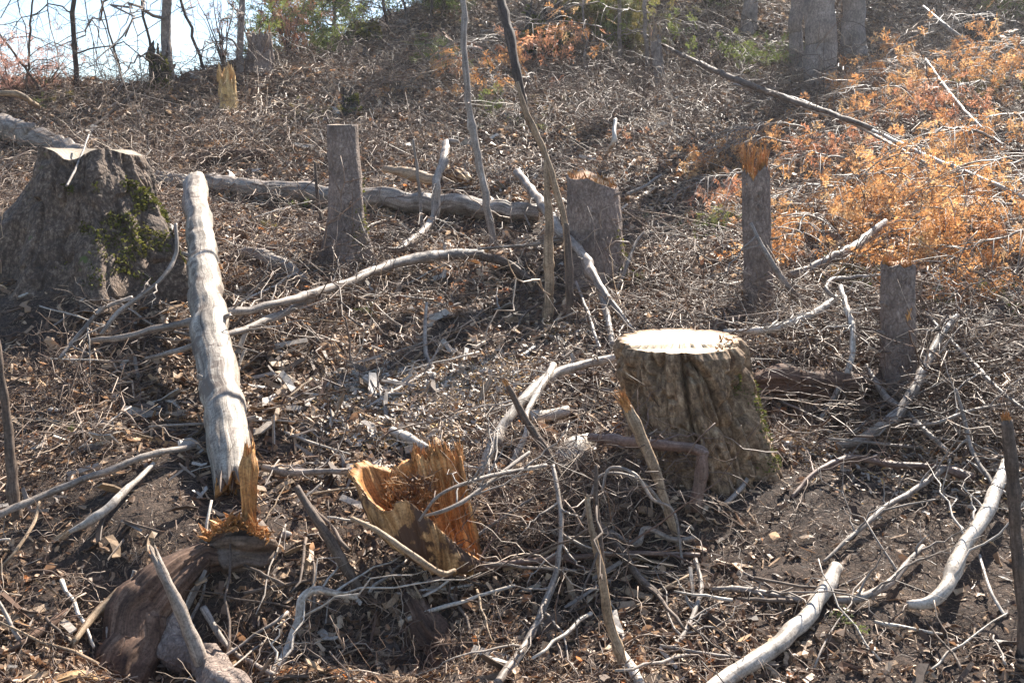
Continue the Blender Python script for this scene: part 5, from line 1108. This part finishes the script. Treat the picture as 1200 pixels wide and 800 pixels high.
tree('conifer', 'green conifer behind the crest right of the leaning stems', 528, 30, 7, 5.5, (.2, .3), 14, 'trunk', 56, .0, 2.4, .35, ('cedar_green', 7, .4), .0, back=4, twigs=4, updir=.1)
big = dict(limbs=26, lmax=4.5, droop=.4, crown=('cedar_green', 4, .8), twigs=4)
tree('tree', 'thick grey trunk in the middle of the group at the upper right', 962, 103, 37, 6.2, (-.25, .4), 15, 'trunk', 9, .25, .9, .3, None, .8, sides=36, flare=1.12, twigs=4)
tree('tree', 'slimmer pale grey trunk just left of the thick one, upper right', 935, 88, 16, 6, (-.1, .3), 16, 'trunk', 8, .25, .8, .3, None, .8, sides=24, twigs=4)
tree('tree', 'shaded trunk just right of the thick grey one, upper right', 1000, 62, 26, 6.5, (.1, .4), 17, 'trunk', 8, .25, .9, .3, None, .8, sides=28, twigs=4)
tree('tree', 'bluish grey distant trunk at the top between the poles and the grey group', 877, 36, 17, 7, (.1, .3), 18, 'trunk', 10, .25, .9, .3, None, .8, sides=24, twigs=4)
tree('tree', 'thin grey stem at the top above the brown post', 758, 95, 5, 6, (-.25, .25), 19, 'trunk', 22, .05, 1.1, .4, None, .8, twigs=4, flare=1.1)
tree('tree', 'slim grey stem left of the brown post at the top', 727, 72, 5, 6, (-.15, .25), 20, 'trunk', 20, .05, 1.1, .4, None, .8, twigs=4, flare=1.1)
tree('tree', 'thin dark sapling rising from the mid slope right of the leaning trunk', 686, 100, 3, 5.5, (-.15, .5), 21, 'trunk', 16, .03, .8, .4, None, twigs=5, flare=1)
tree('tree', 'far trunk behind the crest right of the root mass', 800, 5, 10, 6, (0, .5), 22, 'trunk', 24, .3, 2, .4, ('cedar_green', 4, .5), .3, back=4, twigs=4)
tree('tree', 'far trunk behind the top edge above the boughs', 1060, 0, 10, 6, (0, .5), 23, 'trunk', 26, .3, 2, .4, ('cedar_green', 4, .5), .3, back=4, twigs=4)
for k, (px, py, bk) in enumerate([(600, 5, 6), (560, 5, 9), (660, 0, 10), (720, 0, 8), (900, 0, 8), (980, 0, 10), (1130, 0, 6), (1190, 0, 10)]):
    tree('conifer', ['tall dense conifer closing the view behind the %s' % w for w in ('dark leaning trunk', 'bare leaning sapling', 'root mass', 'slim grey stems', 'distant bluish trunk', 'thick grey trunk', 'dark stump', 'top right bushes')][k], px, max(py, 1), 14, 5.5, (0, .3), 30 + k, 'trunk', 40, .02, 2.6, .35, ('cedar_green', 4, .55), .0, back=bk, twigs=3, updir=.1)
# ------------------------------------------------------------------ thin backlit air
def haze(density):
    x0, x1, y0, y1, z0, z1 = -165, 165, -35, 275, -12, 16
    V = [(x, y, z) for z in (z0, z1) for y in (y0, y1) for x in (x0, x1)]
    me = bpy.data.meshes.new('haze'); me.from_pydata(V, [], [(0, 2, 3, 1), (4, 5, 7, 6), (0, 1, 5, 4), (2, 6, 7, 3), (0, 4, 6, 2), (1, 3, 7, 5)])
    m = bpy.data.materials.new('haze'); m.use_nodes = True; nt = m.node_tree; nt.nodes.clear()
    v = nt.nodes.new('ShaderNodeVolumePrincipled'); v.inputs['Density'].default_value = density; v.inputs['Color'].default_value = (.95, .96, 1, 1); v.inputs['Anisotropy'].default_value = .55
    o = nt.nodes.new('ShaderNodeOutputMaterial'); nt.links.new(v.outputs[0], o.inputs['Volume']); me.materials.append(m)
    ob = bpy.data.objects.new('haze', me); coll.objects.link(ob); ob['kind'] = 'stuff'; ob['label'] = 'thin sunlit haze over the slope'
haze(.0010)
